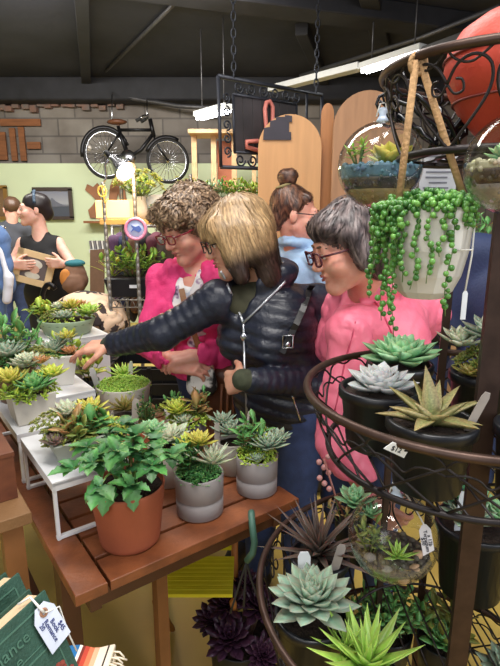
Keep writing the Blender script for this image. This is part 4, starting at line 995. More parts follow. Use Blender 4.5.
def lobed(mb, base, d, up, L, W, c0, c1, rng, droop=.7):
    """thin toothed leaf with a fold along the midrib"""
    base = Vector(base); d = Vector(d).normalized(); up = Vector(up); up = (up-d*up.dot(d)).normalized(); s = d.cross(up); N = 9; o = len(mb.v); p = base.copy()
    prof = [.06, .5, .72, .98, .84, .92, .6, .55, .25, 0]
    for i in range(N+1):
        t = i/N; a = -droop*t; dd = d*math.cos(a)+up*math.sin(a); uu = up*math.cos(a)-d*math.sin(a); w = W*.5*prof[i]*(1.12 if i % 2 else .92)
        c = tuple(c0[k]*(1-t)+c1[k]*t for k in range(3)); cm = tuple(min(1, x*1.35) for x in c)
        for q in (p-s*w+uu*w*.18-dd*w*.2*(i % 2), p-s*w*.5+uu*w*.16, p-uu*.0006, p+s*w*.5+uu*w*.16, p+s*w+uu*w*.18-dd*w*.2*(i % 2)): mb.v.append(tuple(q))
        mb.c += [c, c, cm, c, c]; p = p+dd*(L/N)
    for i in range(N):
        for k in range(4): mb.f.append((o+i*5+k, o+i*5+k+1, o+i*5+6+k, o+i*5+5+k))
m_leaf = vmat('succulent_leaf', .42, .1, 90, .12, .45); m_waxy = vmat('waxy_leaf', .34, .1, 60, .08); m_matte = vmat('powdery_leaf', .6, .08, 60, .1)
m_soil = mat('potting_soil', (62, 46, 36), .95, scale=120, rgb2=(38, 28, 24), bump=.8, bscale=160)
m_grey = mat('grey_ceramic', (146, 139, 138), .55, var=.05, scale=20); m_terra = mat('terracotta', (160, 84, 54), .75, var=.08, scale=12, bump=.1, bscale=60); m_terra2 = mat('pale_terracotta', (206, 138, 100), .75, var=.08)
m_bplast = mat('black_plastic_pot', (24, 25, 30), .38, var=.1); m_whitepot = mat('white_ceramic', (222, 218, 210), .45, var=.03); m_stonepot = mat('stone_pot', (196, 190, 178), .7, var=.08, scale=30); m_sage = mat('sage_ceramic', (150, 168, 140), .5, var=.08)
def pot_part(t, c, rt, rb, h, m, groove=None, ribs=0, rimw=0.0):
    w = .005; f = lambda z: rb+(rt-rb)*z/h; pr = [(0, 0.0), (rb*.9, 0.0), (rb, .004)]
    if ribs:
        for i in range(ribs*2+1):
            z = .01+(h-.03)*i/(ribs*2); pr.append((f(z)+(.0009 if i % 2 else -.0009), z))
    if groove:
        z = h*groove; pr += [(f(z-.004), z-.004), (f(z)-.003, z-.001), (f(z)-.003, z+.001), (f(z+.004), z+.004)]
    if rimw: pr += [(f(h-.02), h-.02), (rt+rimw, h-.018)]
    pr += [(rt+rimw, h-.003), (rt+rimw-.002, h), (rt-w+.001, h), (rt-w, h-.004), (f(h-.02)-w, h-.02), (0, h-.02)]
    mb = MB(); mb.lathe(c, pr, 40); return obj('pot', mb, m, t)
def soil_part(t, c, r, z):
    mb = MB(); c = Vector(c)+V(0, 0, z); o = len(mb.v); rg = random.Random(1)
    mb.lathe(c, [(0, -.006), (r, -.006), (r, 0), (r*.7, .003), (r*.35, .002), (0, .004)], 20); return obj('soil', mb, m_soil, t)
def square_pot(t, c, wt, wb, h, m, ang=0.0):
    c = Vector(c); X = V(math.cos(ang), math.sin(ang), 0); Y = V(-math.sin(ang), math.cos(ang), 0); mb = MB()
    def ring(w, z): return [c+X*a*w+Y*b*w+V(0, 0, z) for a, b in ((-1, -1), (1, -1), (1, 1), (-1, 1))]
    L = [ring(wb-.004, 0), ring(wb, .004), ring(wt-.001, h-.003), ring(wt-.003, h), ring(wt-.007, h), ring(wt-.008, h-.02)]
    vs = [p for l in L for p in l]; fs = [(3, 2, 1, 0)]
    for l in range(5):
        for i in range(4):
            j = (i+1) % 4; fs.append((l*4+i, l*4+j, l*4+4+j, l*4+4+i))
    fs.append((20, 21, 22, 23)); mb.add(vs, fs, flat=True); o = obj('pot', mb, m, t)
    mb = MB(); mb.box(c+V(0, 0, h-.016), (2*wt-.017, 2*wt-.017, .008), X, Y); obj('soil', mb, m_soil, t); return o
def part(t, name, fn, m=None, label=None):
    mb = MB(); fn(mb); return obj(name, mb, m or m_leaf, t, label)
def potted(label, c, rt, rb, h, m, group='potted succulents on the slatted table', name='potted_succulent', **kw):
    t = thing(name, label, 'potted plant', c, group); pot_part(t, c, rt, rb, h, m, **kw); soil_part(t, c, rt-.006, h-.014); return t, Vector(c)+V(0, 0, h-.01)
def marker(label, c, d, L, w, m, face=(0, -1, 0), name='plant_marker', group='plant markers stuck in the soil'):
    d = Vector(d).normalized(); N = Vector(face); N = (N-d*N.dot(d)).normalized(); s = d.cross(N); c = Vector(c); mb = MB()
    pts = [c-s*.1*w, c+s*.1*w, c+s*w*.5+d*L*.25, c+s*w*.5+d*L*.9, c+s*w*.3+d*L, c-s*w*.3+d*L, c-s*w*.5+d*L*.9, c-s*w*.5+d*L*.25]
    mb.plate(pts, .0018, N); return solo(name, mb, m, label, 'plant marker', group)
m_marker = mat('white_plastic', (232, 234, 238), .4, var=.03); m_woodtag = mat('grey_wood_tag', (170, 160, 152), .7, var=.15, scale=20)

# ------------------------------------------------------------------ the slatted table
A = V(-.355, .868, .75); TU = V(.8, .6, 0); TV = V(-.6, .8, 0)
def T(a, b, z=0): return A+TU*a+TV*b+V(0, 0, z)
m_tbl = mat('oiled_hardwood', (142, 82, 48), .4, scale=5, rgb2=(104, 57, 34), stretch=(3, 3, 3), bump=.12, bscale=40); m_tbl_dark = mat('dark_hardwood', (88, 50, 32), .5, var=.2, scale=6)
tb = thing('slatted_table', 'reddish brown slatted wooden table covered with potted succulents', 'table', T(.3, .95, -.75))
LB = 1.86
mb = MB(); y = 0.0
while y < LB:
    w = min(.083, LB-y); mb.box(T(.075+.536/2, y+w/2, -.0125), (.536, w, .025), TU, TV); y += .094
obj('slats', mb, m_tbl, tb)
mb = MB(); mb.box(T(.034, LB/2, -.0125), (.068, LB, .027), TU, TV); obj('edge_board', mb, m_tbl, tb)
for a in (.05, .56):
    mb = MB(); mb.box(T(a, LB/2, -.055), (.025, LB-.06, .055), TU, TV); obj('long_rail', mb, m_tbl_dark, tb)
for b in (.05, LB-.05):
    mb = MB(); mb.box(T(.31, b, -.055), (.5, .025, .055), TU, TV); obj('end_rail', mb, m_tbl_dark, tb)
for a, b in ((.06, .3), (.56, .8), (.06, LB-.1), (.56, LB-.1)):
    mb = MB(); mb.box(T(a, b, -.39), (.045, .06, .72), TU, TV); obj('leg', mb, m_tbl_dark, tb)
mb = MB(); mb.box(T(.215, .06, -.39), (.028, .028, .72), TU, TV); obj('leg', mb, mat('mid_hardwood', (128, 82, 46), .5, var=.15), tb)
mb = MB(); mb.box(T(.06, 1.05, -.55), (.03, 1.4, .05), TU, TV); obj('stretcher', mb, m_tbl_dark, tb)
# white display risers
m_riser = mat('white_metal_sheet', (226, 226, 228), .35, var=.03)
def riser(label, a, b, w, l, h, solid=False):
    t = thing('display_riser', label, 'display stand', T(a+w/2, b+l/2), 'white risers on the slatted table')
    mb = MB(); mb.box(T(a+w/2, b+l/2, h-.006), (w, l, .012), TU, TV); mb.box(T(a+w/2, b+.003, h-.014), (w, .006, .02), TU, TV); mb.box(T(a+.003, b+l/2, h-.014), (.006, l, .02), TU, TV); obj('top', mb, m_riser, t)
    if solid:
        for bb in (b+.006, b+l-.006):
            mb = MB(); mb.box(T(a+w/2, bb, (h-.012)/2), (w, .008, h-.012), TU, TV); obj('side_panel', mb, m_riser, t)
    else:
        for bb in (b+.008, b+l-.008):
            mb = MB(); z = .007
            for (p, q) in ((T(a+.006, bb, h-.012), T(a+.006, bb, z)), (T(a+.006, bb, z), T(a+w-.006, bb, z)), (T(a+w-.006, bb, z), T(a+w-.006, bb, h-.012))):
                d = (q-p).normalized(); mb.box((p+q)/2, ((q-p).length+.01, .012, .008), d, TV if abs(d.z) < .5 else TV)
            obj('leg', mb, m_riser, t)
    return t
riser('white metal riser nearest the terracotta pot, under the orange leaved planter', .024, .2, .19, .3, .155)
riser('white metal riser at the far left under the yellow green plants', .022, .53, .135, .4, .155)
riser('white riser in the middle under the white square planter', .165, .77, .17, .3, .155)
riser('tall white box riser at the back under the wide sage bowl', .3, 1.23, .27, .28, .24, True)

rg = random.Random(11)
TZ = .75
# terracotta pot with the toothed leafy plant
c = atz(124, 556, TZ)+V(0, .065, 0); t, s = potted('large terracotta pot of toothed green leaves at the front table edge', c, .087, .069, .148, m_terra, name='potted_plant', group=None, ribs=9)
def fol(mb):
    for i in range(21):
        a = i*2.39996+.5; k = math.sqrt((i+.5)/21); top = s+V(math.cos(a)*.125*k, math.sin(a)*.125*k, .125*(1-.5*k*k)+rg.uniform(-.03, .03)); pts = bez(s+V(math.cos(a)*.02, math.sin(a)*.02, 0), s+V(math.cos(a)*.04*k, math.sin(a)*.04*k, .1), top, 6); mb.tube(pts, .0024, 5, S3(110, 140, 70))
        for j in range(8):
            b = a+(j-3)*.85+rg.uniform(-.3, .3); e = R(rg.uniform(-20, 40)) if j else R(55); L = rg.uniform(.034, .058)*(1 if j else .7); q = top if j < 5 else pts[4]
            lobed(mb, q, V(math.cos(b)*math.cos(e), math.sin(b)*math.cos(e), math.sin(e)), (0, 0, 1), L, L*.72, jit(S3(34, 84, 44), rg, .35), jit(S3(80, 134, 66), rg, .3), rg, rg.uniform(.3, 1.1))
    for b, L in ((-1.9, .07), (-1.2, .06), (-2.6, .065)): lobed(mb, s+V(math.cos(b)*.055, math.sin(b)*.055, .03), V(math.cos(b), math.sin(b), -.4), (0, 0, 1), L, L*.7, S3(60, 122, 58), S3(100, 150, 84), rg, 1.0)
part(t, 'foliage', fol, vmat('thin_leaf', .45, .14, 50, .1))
# the two near grey cylinders
def mixed(t, s, lst, seed=0, fill=None):
    r = random.Random(seed)
    if fill: part(t, 'filler_sedum', lambda mb: sedum(mb, s+V(0, 0, .004), fill[0], 46, fill[1], r, .017, .3, 8))
    for (nm, kind, dx, dy, dz, rad, pal, *ex) in lst:
        if kind == 'ros': rad *= 1.12
        q = s+V(dx, dy, dz); kw = ex[0] if ex else {}
        if kind == 'ros': part(t, nm, lambda mb: ros(mb, q, rad, int(kw.pop('n', 26)*1.4), pal, rng=r, **kw))
        elif kind == 'sed': part(t, nm, lambda mb: sedum(mb, q, rad, int(kw.pop('n', 30)*1.3), pal, r, **kw))
        elif kind == 'stem': part(t, nm, lambda mb: stems(mb, q, rad, kw.pop('h', rad), kw.pop('n', 8), pal, r, **kw))
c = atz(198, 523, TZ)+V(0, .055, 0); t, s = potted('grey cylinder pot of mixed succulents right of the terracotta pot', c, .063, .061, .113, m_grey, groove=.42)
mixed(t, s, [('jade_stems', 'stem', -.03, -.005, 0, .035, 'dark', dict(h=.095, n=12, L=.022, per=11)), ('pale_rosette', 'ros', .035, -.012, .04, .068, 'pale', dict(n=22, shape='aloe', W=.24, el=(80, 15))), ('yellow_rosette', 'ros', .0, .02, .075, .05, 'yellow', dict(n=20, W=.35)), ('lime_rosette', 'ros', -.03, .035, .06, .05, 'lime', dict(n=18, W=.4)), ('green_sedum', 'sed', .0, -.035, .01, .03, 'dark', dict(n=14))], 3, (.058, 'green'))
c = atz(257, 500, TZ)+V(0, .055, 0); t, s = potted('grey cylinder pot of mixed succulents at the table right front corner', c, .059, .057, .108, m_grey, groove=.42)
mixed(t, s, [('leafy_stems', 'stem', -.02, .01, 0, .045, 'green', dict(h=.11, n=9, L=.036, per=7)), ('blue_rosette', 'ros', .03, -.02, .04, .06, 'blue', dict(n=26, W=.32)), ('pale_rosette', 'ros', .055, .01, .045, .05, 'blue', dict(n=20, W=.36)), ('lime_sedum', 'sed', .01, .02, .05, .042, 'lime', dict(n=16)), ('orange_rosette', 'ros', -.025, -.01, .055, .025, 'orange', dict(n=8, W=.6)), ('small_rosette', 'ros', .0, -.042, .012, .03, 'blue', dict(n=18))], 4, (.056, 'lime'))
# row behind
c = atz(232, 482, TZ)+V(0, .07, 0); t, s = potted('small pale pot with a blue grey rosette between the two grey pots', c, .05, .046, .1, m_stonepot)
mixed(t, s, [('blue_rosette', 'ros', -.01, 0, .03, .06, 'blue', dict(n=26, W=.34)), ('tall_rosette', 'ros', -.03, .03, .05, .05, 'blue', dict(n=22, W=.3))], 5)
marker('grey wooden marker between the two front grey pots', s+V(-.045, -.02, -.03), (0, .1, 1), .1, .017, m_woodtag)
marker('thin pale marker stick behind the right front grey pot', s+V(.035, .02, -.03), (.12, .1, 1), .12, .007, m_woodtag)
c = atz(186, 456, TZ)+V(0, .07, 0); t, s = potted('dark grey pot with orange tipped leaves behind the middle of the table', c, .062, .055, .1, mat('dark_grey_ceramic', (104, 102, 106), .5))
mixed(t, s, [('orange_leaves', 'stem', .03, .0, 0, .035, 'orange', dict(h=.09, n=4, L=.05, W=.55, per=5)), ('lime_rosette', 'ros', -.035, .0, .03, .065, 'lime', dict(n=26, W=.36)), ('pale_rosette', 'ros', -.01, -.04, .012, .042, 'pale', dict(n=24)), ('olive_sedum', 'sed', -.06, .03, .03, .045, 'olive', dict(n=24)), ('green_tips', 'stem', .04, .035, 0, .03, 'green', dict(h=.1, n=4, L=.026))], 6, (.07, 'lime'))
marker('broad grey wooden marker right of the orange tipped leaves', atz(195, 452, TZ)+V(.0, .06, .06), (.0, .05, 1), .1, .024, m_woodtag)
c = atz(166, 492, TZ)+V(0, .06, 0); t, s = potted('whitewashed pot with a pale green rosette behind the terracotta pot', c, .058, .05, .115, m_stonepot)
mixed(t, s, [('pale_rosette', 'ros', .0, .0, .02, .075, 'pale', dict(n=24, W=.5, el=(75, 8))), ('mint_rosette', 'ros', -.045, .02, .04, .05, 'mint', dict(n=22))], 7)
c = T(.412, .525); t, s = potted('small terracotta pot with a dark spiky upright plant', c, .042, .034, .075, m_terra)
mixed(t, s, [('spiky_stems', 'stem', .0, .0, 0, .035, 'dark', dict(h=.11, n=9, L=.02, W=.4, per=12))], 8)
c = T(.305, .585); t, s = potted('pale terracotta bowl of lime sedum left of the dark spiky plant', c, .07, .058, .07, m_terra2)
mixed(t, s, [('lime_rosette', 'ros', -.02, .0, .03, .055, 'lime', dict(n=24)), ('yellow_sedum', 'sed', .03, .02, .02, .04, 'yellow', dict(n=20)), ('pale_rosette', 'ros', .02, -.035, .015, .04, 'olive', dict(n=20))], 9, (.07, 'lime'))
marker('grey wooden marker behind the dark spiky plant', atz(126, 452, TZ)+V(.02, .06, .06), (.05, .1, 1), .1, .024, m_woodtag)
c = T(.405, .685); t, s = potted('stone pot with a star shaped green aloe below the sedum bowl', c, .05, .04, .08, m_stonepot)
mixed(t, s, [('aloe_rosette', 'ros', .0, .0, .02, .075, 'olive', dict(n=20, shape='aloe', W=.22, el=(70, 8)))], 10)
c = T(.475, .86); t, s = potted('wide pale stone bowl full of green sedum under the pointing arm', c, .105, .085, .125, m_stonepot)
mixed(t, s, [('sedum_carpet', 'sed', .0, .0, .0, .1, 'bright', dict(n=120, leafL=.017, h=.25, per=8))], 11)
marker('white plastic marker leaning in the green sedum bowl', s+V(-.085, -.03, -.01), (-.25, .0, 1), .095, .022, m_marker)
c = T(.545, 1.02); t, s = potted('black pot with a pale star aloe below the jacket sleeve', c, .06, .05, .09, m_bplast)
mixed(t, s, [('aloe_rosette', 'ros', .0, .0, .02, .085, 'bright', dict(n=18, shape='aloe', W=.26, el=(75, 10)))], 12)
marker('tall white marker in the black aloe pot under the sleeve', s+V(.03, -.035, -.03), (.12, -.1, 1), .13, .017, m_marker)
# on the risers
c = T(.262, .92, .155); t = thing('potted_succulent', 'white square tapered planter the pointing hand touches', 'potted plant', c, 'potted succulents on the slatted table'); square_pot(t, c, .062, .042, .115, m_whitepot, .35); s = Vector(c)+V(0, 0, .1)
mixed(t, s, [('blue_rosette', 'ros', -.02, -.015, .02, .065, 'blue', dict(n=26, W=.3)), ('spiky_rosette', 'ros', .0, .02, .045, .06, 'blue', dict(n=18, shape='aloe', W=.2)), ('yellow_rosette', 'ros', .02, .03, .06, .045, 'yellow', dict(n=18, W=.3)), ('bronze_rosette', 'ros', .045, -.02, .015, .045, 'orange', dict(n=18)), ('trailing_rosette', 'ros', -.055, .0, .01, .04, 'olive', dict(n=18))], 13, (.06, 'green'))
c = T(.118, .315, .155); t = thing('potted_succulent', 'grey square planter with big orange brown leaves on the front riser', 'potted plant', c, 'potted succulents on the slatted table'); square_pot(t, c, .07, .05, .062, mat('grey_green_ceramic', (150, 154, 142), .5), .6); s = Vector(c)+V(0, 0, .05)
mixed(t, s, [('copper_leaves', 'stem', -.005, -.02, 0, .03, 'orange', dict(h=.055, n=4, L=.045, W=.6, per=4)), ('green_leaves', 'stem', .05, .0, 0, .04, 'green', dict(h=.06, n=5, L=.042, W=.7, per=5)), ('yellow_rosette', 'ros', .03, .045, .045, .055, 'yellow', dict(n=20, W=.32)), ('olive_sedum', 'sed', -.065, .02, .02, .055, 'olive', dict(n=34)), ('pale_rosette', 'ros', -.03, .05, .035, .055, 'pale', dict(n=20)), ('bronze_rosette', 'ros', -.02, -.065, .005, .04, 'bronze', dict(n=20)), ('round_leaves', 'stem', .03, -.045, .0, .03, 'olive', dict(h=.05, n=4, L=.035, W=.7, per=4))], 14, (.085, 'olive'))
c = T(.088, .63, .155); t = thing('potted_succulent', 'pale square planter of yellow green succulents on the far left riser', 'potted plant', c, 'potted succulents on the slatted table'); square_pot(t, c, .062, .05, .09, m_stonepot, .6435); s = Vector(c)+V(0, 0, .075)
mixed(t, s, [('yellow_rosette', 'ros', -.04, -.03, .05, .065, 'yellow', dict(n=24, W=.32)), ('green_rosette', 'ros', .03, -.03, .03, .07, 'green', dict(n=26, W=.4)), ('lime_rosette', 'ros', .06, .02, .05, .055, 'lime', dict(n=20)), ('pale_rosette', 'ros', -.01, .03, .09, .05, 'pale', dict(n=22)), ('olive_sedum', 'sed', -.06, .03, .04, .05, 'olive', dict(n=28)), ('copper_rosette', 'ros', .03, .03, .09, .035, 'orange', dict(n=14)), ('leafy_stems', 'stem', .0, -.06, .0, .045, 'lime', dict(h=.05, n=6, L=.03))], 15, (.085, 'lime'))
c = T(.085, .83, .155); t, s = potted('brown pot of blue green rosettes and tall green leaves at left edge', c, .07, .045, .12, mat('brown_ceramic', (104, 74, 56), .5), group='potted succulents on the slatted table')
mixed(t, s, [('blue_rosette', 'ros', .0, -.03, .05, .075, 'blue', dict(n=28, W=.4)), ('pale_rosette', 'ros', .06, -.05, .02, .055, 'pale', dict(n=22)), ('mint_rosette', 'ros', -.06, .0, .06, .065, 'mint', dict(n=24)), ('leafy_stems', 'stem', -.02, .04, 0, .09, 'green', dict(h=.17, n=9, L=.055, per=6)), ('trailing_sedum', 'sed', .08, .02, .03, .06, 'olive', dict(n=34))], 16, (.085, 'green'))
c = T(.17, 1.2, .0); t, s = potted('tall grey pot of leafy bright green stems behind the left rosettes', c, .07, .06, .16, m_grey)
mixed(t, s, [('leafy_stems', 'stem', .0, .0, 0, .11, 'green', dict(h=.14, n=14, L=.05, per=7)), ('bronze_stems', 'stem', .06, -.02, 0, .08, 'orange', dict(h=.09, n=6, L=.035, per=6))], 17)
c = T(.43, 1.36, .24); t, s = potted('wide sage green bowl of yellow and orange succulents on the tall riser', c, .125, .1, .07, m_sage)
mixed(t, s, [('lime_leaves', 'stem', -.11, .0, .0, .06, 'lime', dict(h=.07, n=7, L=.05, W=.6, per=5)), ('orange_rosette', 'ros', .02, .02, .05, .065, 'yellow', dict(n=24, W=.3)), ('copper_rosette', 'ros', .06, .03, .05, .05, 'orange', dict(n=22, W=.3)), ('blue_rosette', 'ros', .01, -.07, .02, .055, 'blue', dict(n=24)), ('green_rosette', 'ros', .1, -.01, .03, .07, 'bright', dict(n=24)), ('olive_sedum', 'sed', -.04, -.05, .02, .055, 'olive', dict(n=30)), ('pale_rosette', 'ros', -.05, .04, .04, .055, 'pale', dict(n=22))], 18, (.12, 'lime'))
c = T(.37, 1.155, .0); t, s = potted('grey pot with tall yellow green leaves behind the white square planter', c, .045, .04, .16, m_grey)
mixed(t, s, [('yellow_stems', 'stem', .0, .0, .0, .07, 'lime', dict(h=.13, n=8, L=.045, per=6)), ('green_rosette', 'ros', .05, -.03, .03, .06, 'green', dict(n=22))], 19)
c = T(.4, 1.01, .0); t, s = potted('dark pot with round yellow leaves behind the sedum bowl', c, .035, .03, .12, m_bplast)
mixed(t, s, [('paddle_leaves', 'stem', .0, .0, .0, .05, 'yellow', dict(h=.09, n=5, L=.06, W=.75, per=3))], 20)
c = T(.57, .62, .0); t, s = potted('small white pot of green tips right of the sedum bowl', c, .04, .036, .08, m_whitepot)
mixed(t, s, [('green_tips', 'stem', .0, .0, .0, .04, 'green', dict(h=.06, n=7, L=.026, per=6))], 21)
# ------------------------------------------------------------------ the tiered wire plant stand
m_bronze = mat('bronzed_iron', (74, 56, 48), .42, var=.25, scale=30, metal=.6); m_wire = mat('black_wire', (44, 38, 38), .45, var=.2, metal=.5)
PC = V(.40, .90, 0)
stand = thing('plant_stand', 'tall tiered round plant stand of dark bronze wire with heart scrollwork', 'plant stand', PC)
def ring(mb, z, r, t, n=72, seg=8): mb.tube([PC+V(r*math.cos(2*PI*i/n), r*math.sin(2*PI*i/n), z) for i in range(n)], t, seg, closed=True)
def tier(zr, rr, zb, rb, n, rim_t=.0085, style='heart'):
    mb = MB(); ring(mb, zr, rr, rim_t); rim = obj('tier_rim', mb, m_bronze, stand)
    def sm(pts, n=4):
        out = []
        for i in range(len(pts)-1):
            p0, p1, p2, p3 = pts[max(i-1, 0)], pts[i], pts[i+1], pts[min(i+2, len(pts)-1)]
            for k in range(n):
                t = k/n; out.append(tuple(.5*(2*p1[j]+(p2[j]-p0[j])*t+(2*p0[j]-5*p1[j]+4*p2[j]-p3[j])*t*t+(3*p1[j]-p0[j]-3*p2[j]+p3[j])*t**3) for j in (0, 1)))
        return out+[pts[-1]]
    def P(th, v): r = rr+(rb-rr)*v; return PC+V(r*math.cos(th), r*math.sin(th), zr+(zb-zr)*v)
    mb = MB(); w = 2*PI/n
    for i in range(n):
        a = i*w
        if style == 'heart':
            for q in (-1, 1):
                cv = [(.0, .34), (.12, .16), (.3, .1), (.45, .2), (.46, .42), (.3, .68), (.0, 1.0)]
                mb.tube([P(a+q*x*w, y) for x, y in sm(cv)], .0024, 5); mb.tube([P(a+q*x*w, y) for x, y in sm([(0, .34), (.08, .44), (.18, .42), (.17, .32), (.1, .3)])], .002, 5)
                mb.tube([P(a+q*x*w, y) for x, y in sm([(.0, .0), (.1, .12), (.28, .16), (.5, .0)])], .002, 5)
        else:
            mb.tube([P(a+x*w, y) for x, y in sm([(-.5, .22), (-.4, .1), (-.2, .05), (0, .1), (.2, .05), (.4, .1), (.5, .22)])], .0022, 5)
            mb.tube([P(a+x*w, y) for x, y in sm([(-.5, .36), (-.32, .3), (-.15, .33), (0, .46), (.15, .33), (.32, .3), (.5, .36)])], .002, 5)
            for q in (-1, 1): mb.tube([P(a+q*w*(-.5+t*1.0), .22+.78*t) for t in (0, .25, .5, .75, 1)], .0024, 5)
    obj('scrollwork', mb, m_wire, stand)
    mb = MB(); ring(mb, zb, rb, .006); ring(mb, zb, rb*.55, .003)
    n_ = int(rb/.035)
    for i in range(-n_, n_+1):
        x = i*.035; y = math.sqrt(max(0, rb*rb-x*x)); mb.tube([PC+V(x, -y, zb), PC+V(x, y, zb)], .0022, 5)
    obj('tier_floor', mb, m_wire, stand)
tier(1.733, .175, 1.60, .14, 8, .0075)
tier(1.18, .29, 1.06, .245, 14, .0078, 'lattice')
tier(.75, .38, .60, .34, 18, .0072)
tier(.46, .34, .36, .30, 18, .007, 'lattice')
for (x, y, z0, z1, w) in ((.385, .77, 0, 1.72, .033), (.46, 1.15, 0, 1.72, .018), (.325, 1.076, 0, 1.07, .016), (.64, .93, 0, 1.72, .02)):
    mb = MB(); c = V(x, y, (z0+z1)/2); d = (c-PC); d.z = 0; mb.box(c, (w, w*.4, z1-z0), V(-d.y, d.x, 0), d); obj('leg', mb, m_bronze, stand)
MF, LF, BF = 1.066, .606, .366
GS = 'succulents on the wire plant stand'
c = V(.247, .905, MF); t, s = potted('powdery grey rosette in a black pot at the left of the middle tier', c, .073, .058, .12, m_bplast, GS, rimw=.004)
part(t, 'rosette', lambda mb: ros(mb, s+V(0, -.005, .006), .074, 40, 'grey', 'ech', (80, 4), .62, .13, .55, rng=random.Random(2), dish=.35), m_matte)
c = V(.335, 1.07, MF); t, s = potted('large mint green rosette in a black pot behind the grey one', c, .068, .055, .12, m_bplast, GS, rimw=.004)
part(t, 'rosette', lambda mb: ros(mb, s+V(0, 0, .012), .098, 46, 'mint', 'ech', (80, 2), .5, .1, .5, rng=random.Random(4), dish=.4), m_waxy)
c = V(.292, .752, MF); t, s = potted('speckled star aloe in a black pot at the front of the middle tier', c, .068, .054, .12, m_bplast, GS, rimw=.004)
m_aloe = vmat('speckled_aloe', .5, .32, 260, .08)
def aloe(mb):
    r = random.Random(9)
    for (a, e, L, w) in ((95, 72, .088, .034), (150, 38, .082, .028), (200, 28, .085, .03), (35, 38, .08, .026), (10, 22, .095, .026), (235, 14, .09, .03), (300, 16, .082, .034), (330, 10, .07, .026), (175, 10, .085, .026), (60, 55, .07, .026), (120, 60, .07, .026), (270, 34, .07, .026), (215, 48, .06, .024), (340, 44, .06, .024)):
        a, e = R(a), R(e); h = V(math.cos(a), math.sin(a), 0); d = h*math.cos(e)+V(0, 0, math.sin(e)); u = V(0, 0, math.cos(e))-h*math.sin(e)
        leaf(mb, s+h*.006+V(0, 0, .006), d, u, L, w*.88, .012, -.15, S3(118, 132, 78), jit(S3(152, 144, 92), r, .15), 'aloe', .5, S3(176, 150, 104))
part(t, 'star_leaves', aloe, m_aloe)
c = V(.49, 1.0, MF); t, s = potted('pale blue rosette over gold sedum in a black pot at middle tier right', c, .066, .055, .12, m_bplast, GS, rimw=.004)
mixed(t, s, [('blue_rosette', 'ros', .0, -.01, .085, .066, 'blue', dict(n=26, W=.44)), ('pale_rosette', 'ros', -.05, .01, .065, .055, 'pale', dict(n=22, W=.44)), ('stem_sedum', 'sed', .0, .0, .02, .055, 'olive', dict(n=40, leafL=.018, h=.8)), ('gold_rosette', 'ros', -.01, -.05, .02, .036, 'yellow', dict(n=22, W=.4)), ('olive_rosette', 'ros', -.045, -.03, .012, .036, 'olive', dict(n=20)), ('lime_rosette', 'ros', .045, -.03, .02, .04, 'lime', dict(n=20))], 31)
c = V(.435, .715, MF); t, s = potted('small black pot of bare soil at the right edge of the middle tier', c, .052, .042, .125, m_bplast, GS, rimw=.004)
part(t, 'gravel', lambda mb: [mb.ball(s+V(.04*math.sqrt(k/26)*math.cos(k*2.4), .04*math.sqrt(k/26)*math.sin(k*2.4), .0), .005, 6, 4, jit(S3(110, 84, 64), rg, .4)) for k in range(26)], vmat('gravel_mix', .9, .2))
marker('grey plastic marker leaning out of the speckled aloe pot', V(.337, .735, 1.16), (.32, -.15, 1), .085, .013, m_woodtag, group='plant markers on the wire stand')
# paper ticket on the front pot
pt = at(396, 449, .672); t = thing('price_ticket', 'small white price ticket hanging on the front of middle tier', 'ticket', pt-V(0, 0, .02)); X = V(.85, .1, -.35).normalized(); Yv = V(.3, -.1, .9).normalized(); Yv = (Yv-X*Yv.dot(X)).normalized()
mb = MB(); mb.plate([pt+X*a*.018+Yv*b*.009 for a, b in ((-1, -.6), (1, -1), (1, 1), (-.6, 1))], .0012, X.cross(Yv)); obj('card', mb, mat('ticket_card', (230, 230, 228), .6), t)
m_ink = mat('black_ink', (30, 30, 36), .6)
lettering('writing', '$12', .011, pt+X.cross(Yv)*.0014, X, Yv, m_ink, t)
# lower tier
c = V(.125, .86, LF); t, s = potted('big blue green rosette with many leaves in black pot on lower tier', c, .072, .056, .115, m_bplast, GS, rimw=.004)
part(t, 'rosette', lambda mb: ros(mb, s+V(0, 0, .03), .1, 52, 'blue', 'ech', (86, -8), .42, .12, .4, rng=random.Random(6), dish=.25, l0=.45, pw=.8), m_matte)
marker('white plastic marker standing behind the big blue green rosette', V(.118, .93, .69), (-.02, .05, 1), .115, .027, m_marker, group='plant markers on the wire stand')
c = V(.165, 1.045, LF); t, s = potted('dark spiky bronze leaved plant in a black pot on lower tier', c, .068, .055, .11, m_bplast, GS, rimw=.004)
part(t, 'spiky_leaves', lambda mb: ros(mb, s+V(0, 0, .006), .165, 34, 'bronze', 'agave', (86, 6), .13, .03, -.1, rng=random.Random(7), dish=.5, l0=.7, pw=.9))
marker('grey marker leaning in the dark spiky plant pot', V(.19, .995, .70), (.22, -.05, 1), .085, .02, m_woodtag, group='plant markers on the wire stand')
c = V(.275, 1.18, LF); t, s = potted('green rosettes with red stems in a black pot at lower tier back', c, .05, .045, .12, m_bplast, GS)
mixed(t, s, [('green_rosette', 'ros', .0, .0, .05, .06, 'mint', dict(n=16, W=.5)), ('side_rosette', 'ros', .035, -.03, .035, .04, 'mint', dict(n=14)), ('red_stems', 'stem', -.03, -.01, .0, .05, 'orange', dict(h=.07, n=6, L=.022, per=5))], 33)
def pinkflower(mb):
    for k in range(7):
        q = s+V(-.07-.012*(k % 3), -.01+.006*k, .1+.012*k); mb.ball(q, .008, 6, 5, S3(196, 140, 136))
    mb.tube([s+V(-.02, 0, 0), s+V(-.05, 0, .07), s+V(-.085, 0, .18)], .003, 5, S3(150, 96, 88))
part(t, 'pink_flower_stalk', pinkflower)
c = V(.54, 1.06, LF); t, s = potted('wide black pot of blue green rosettes behind the front stand leg', c, .09, .07, .19, m_bplast, GS, rimw=.004)
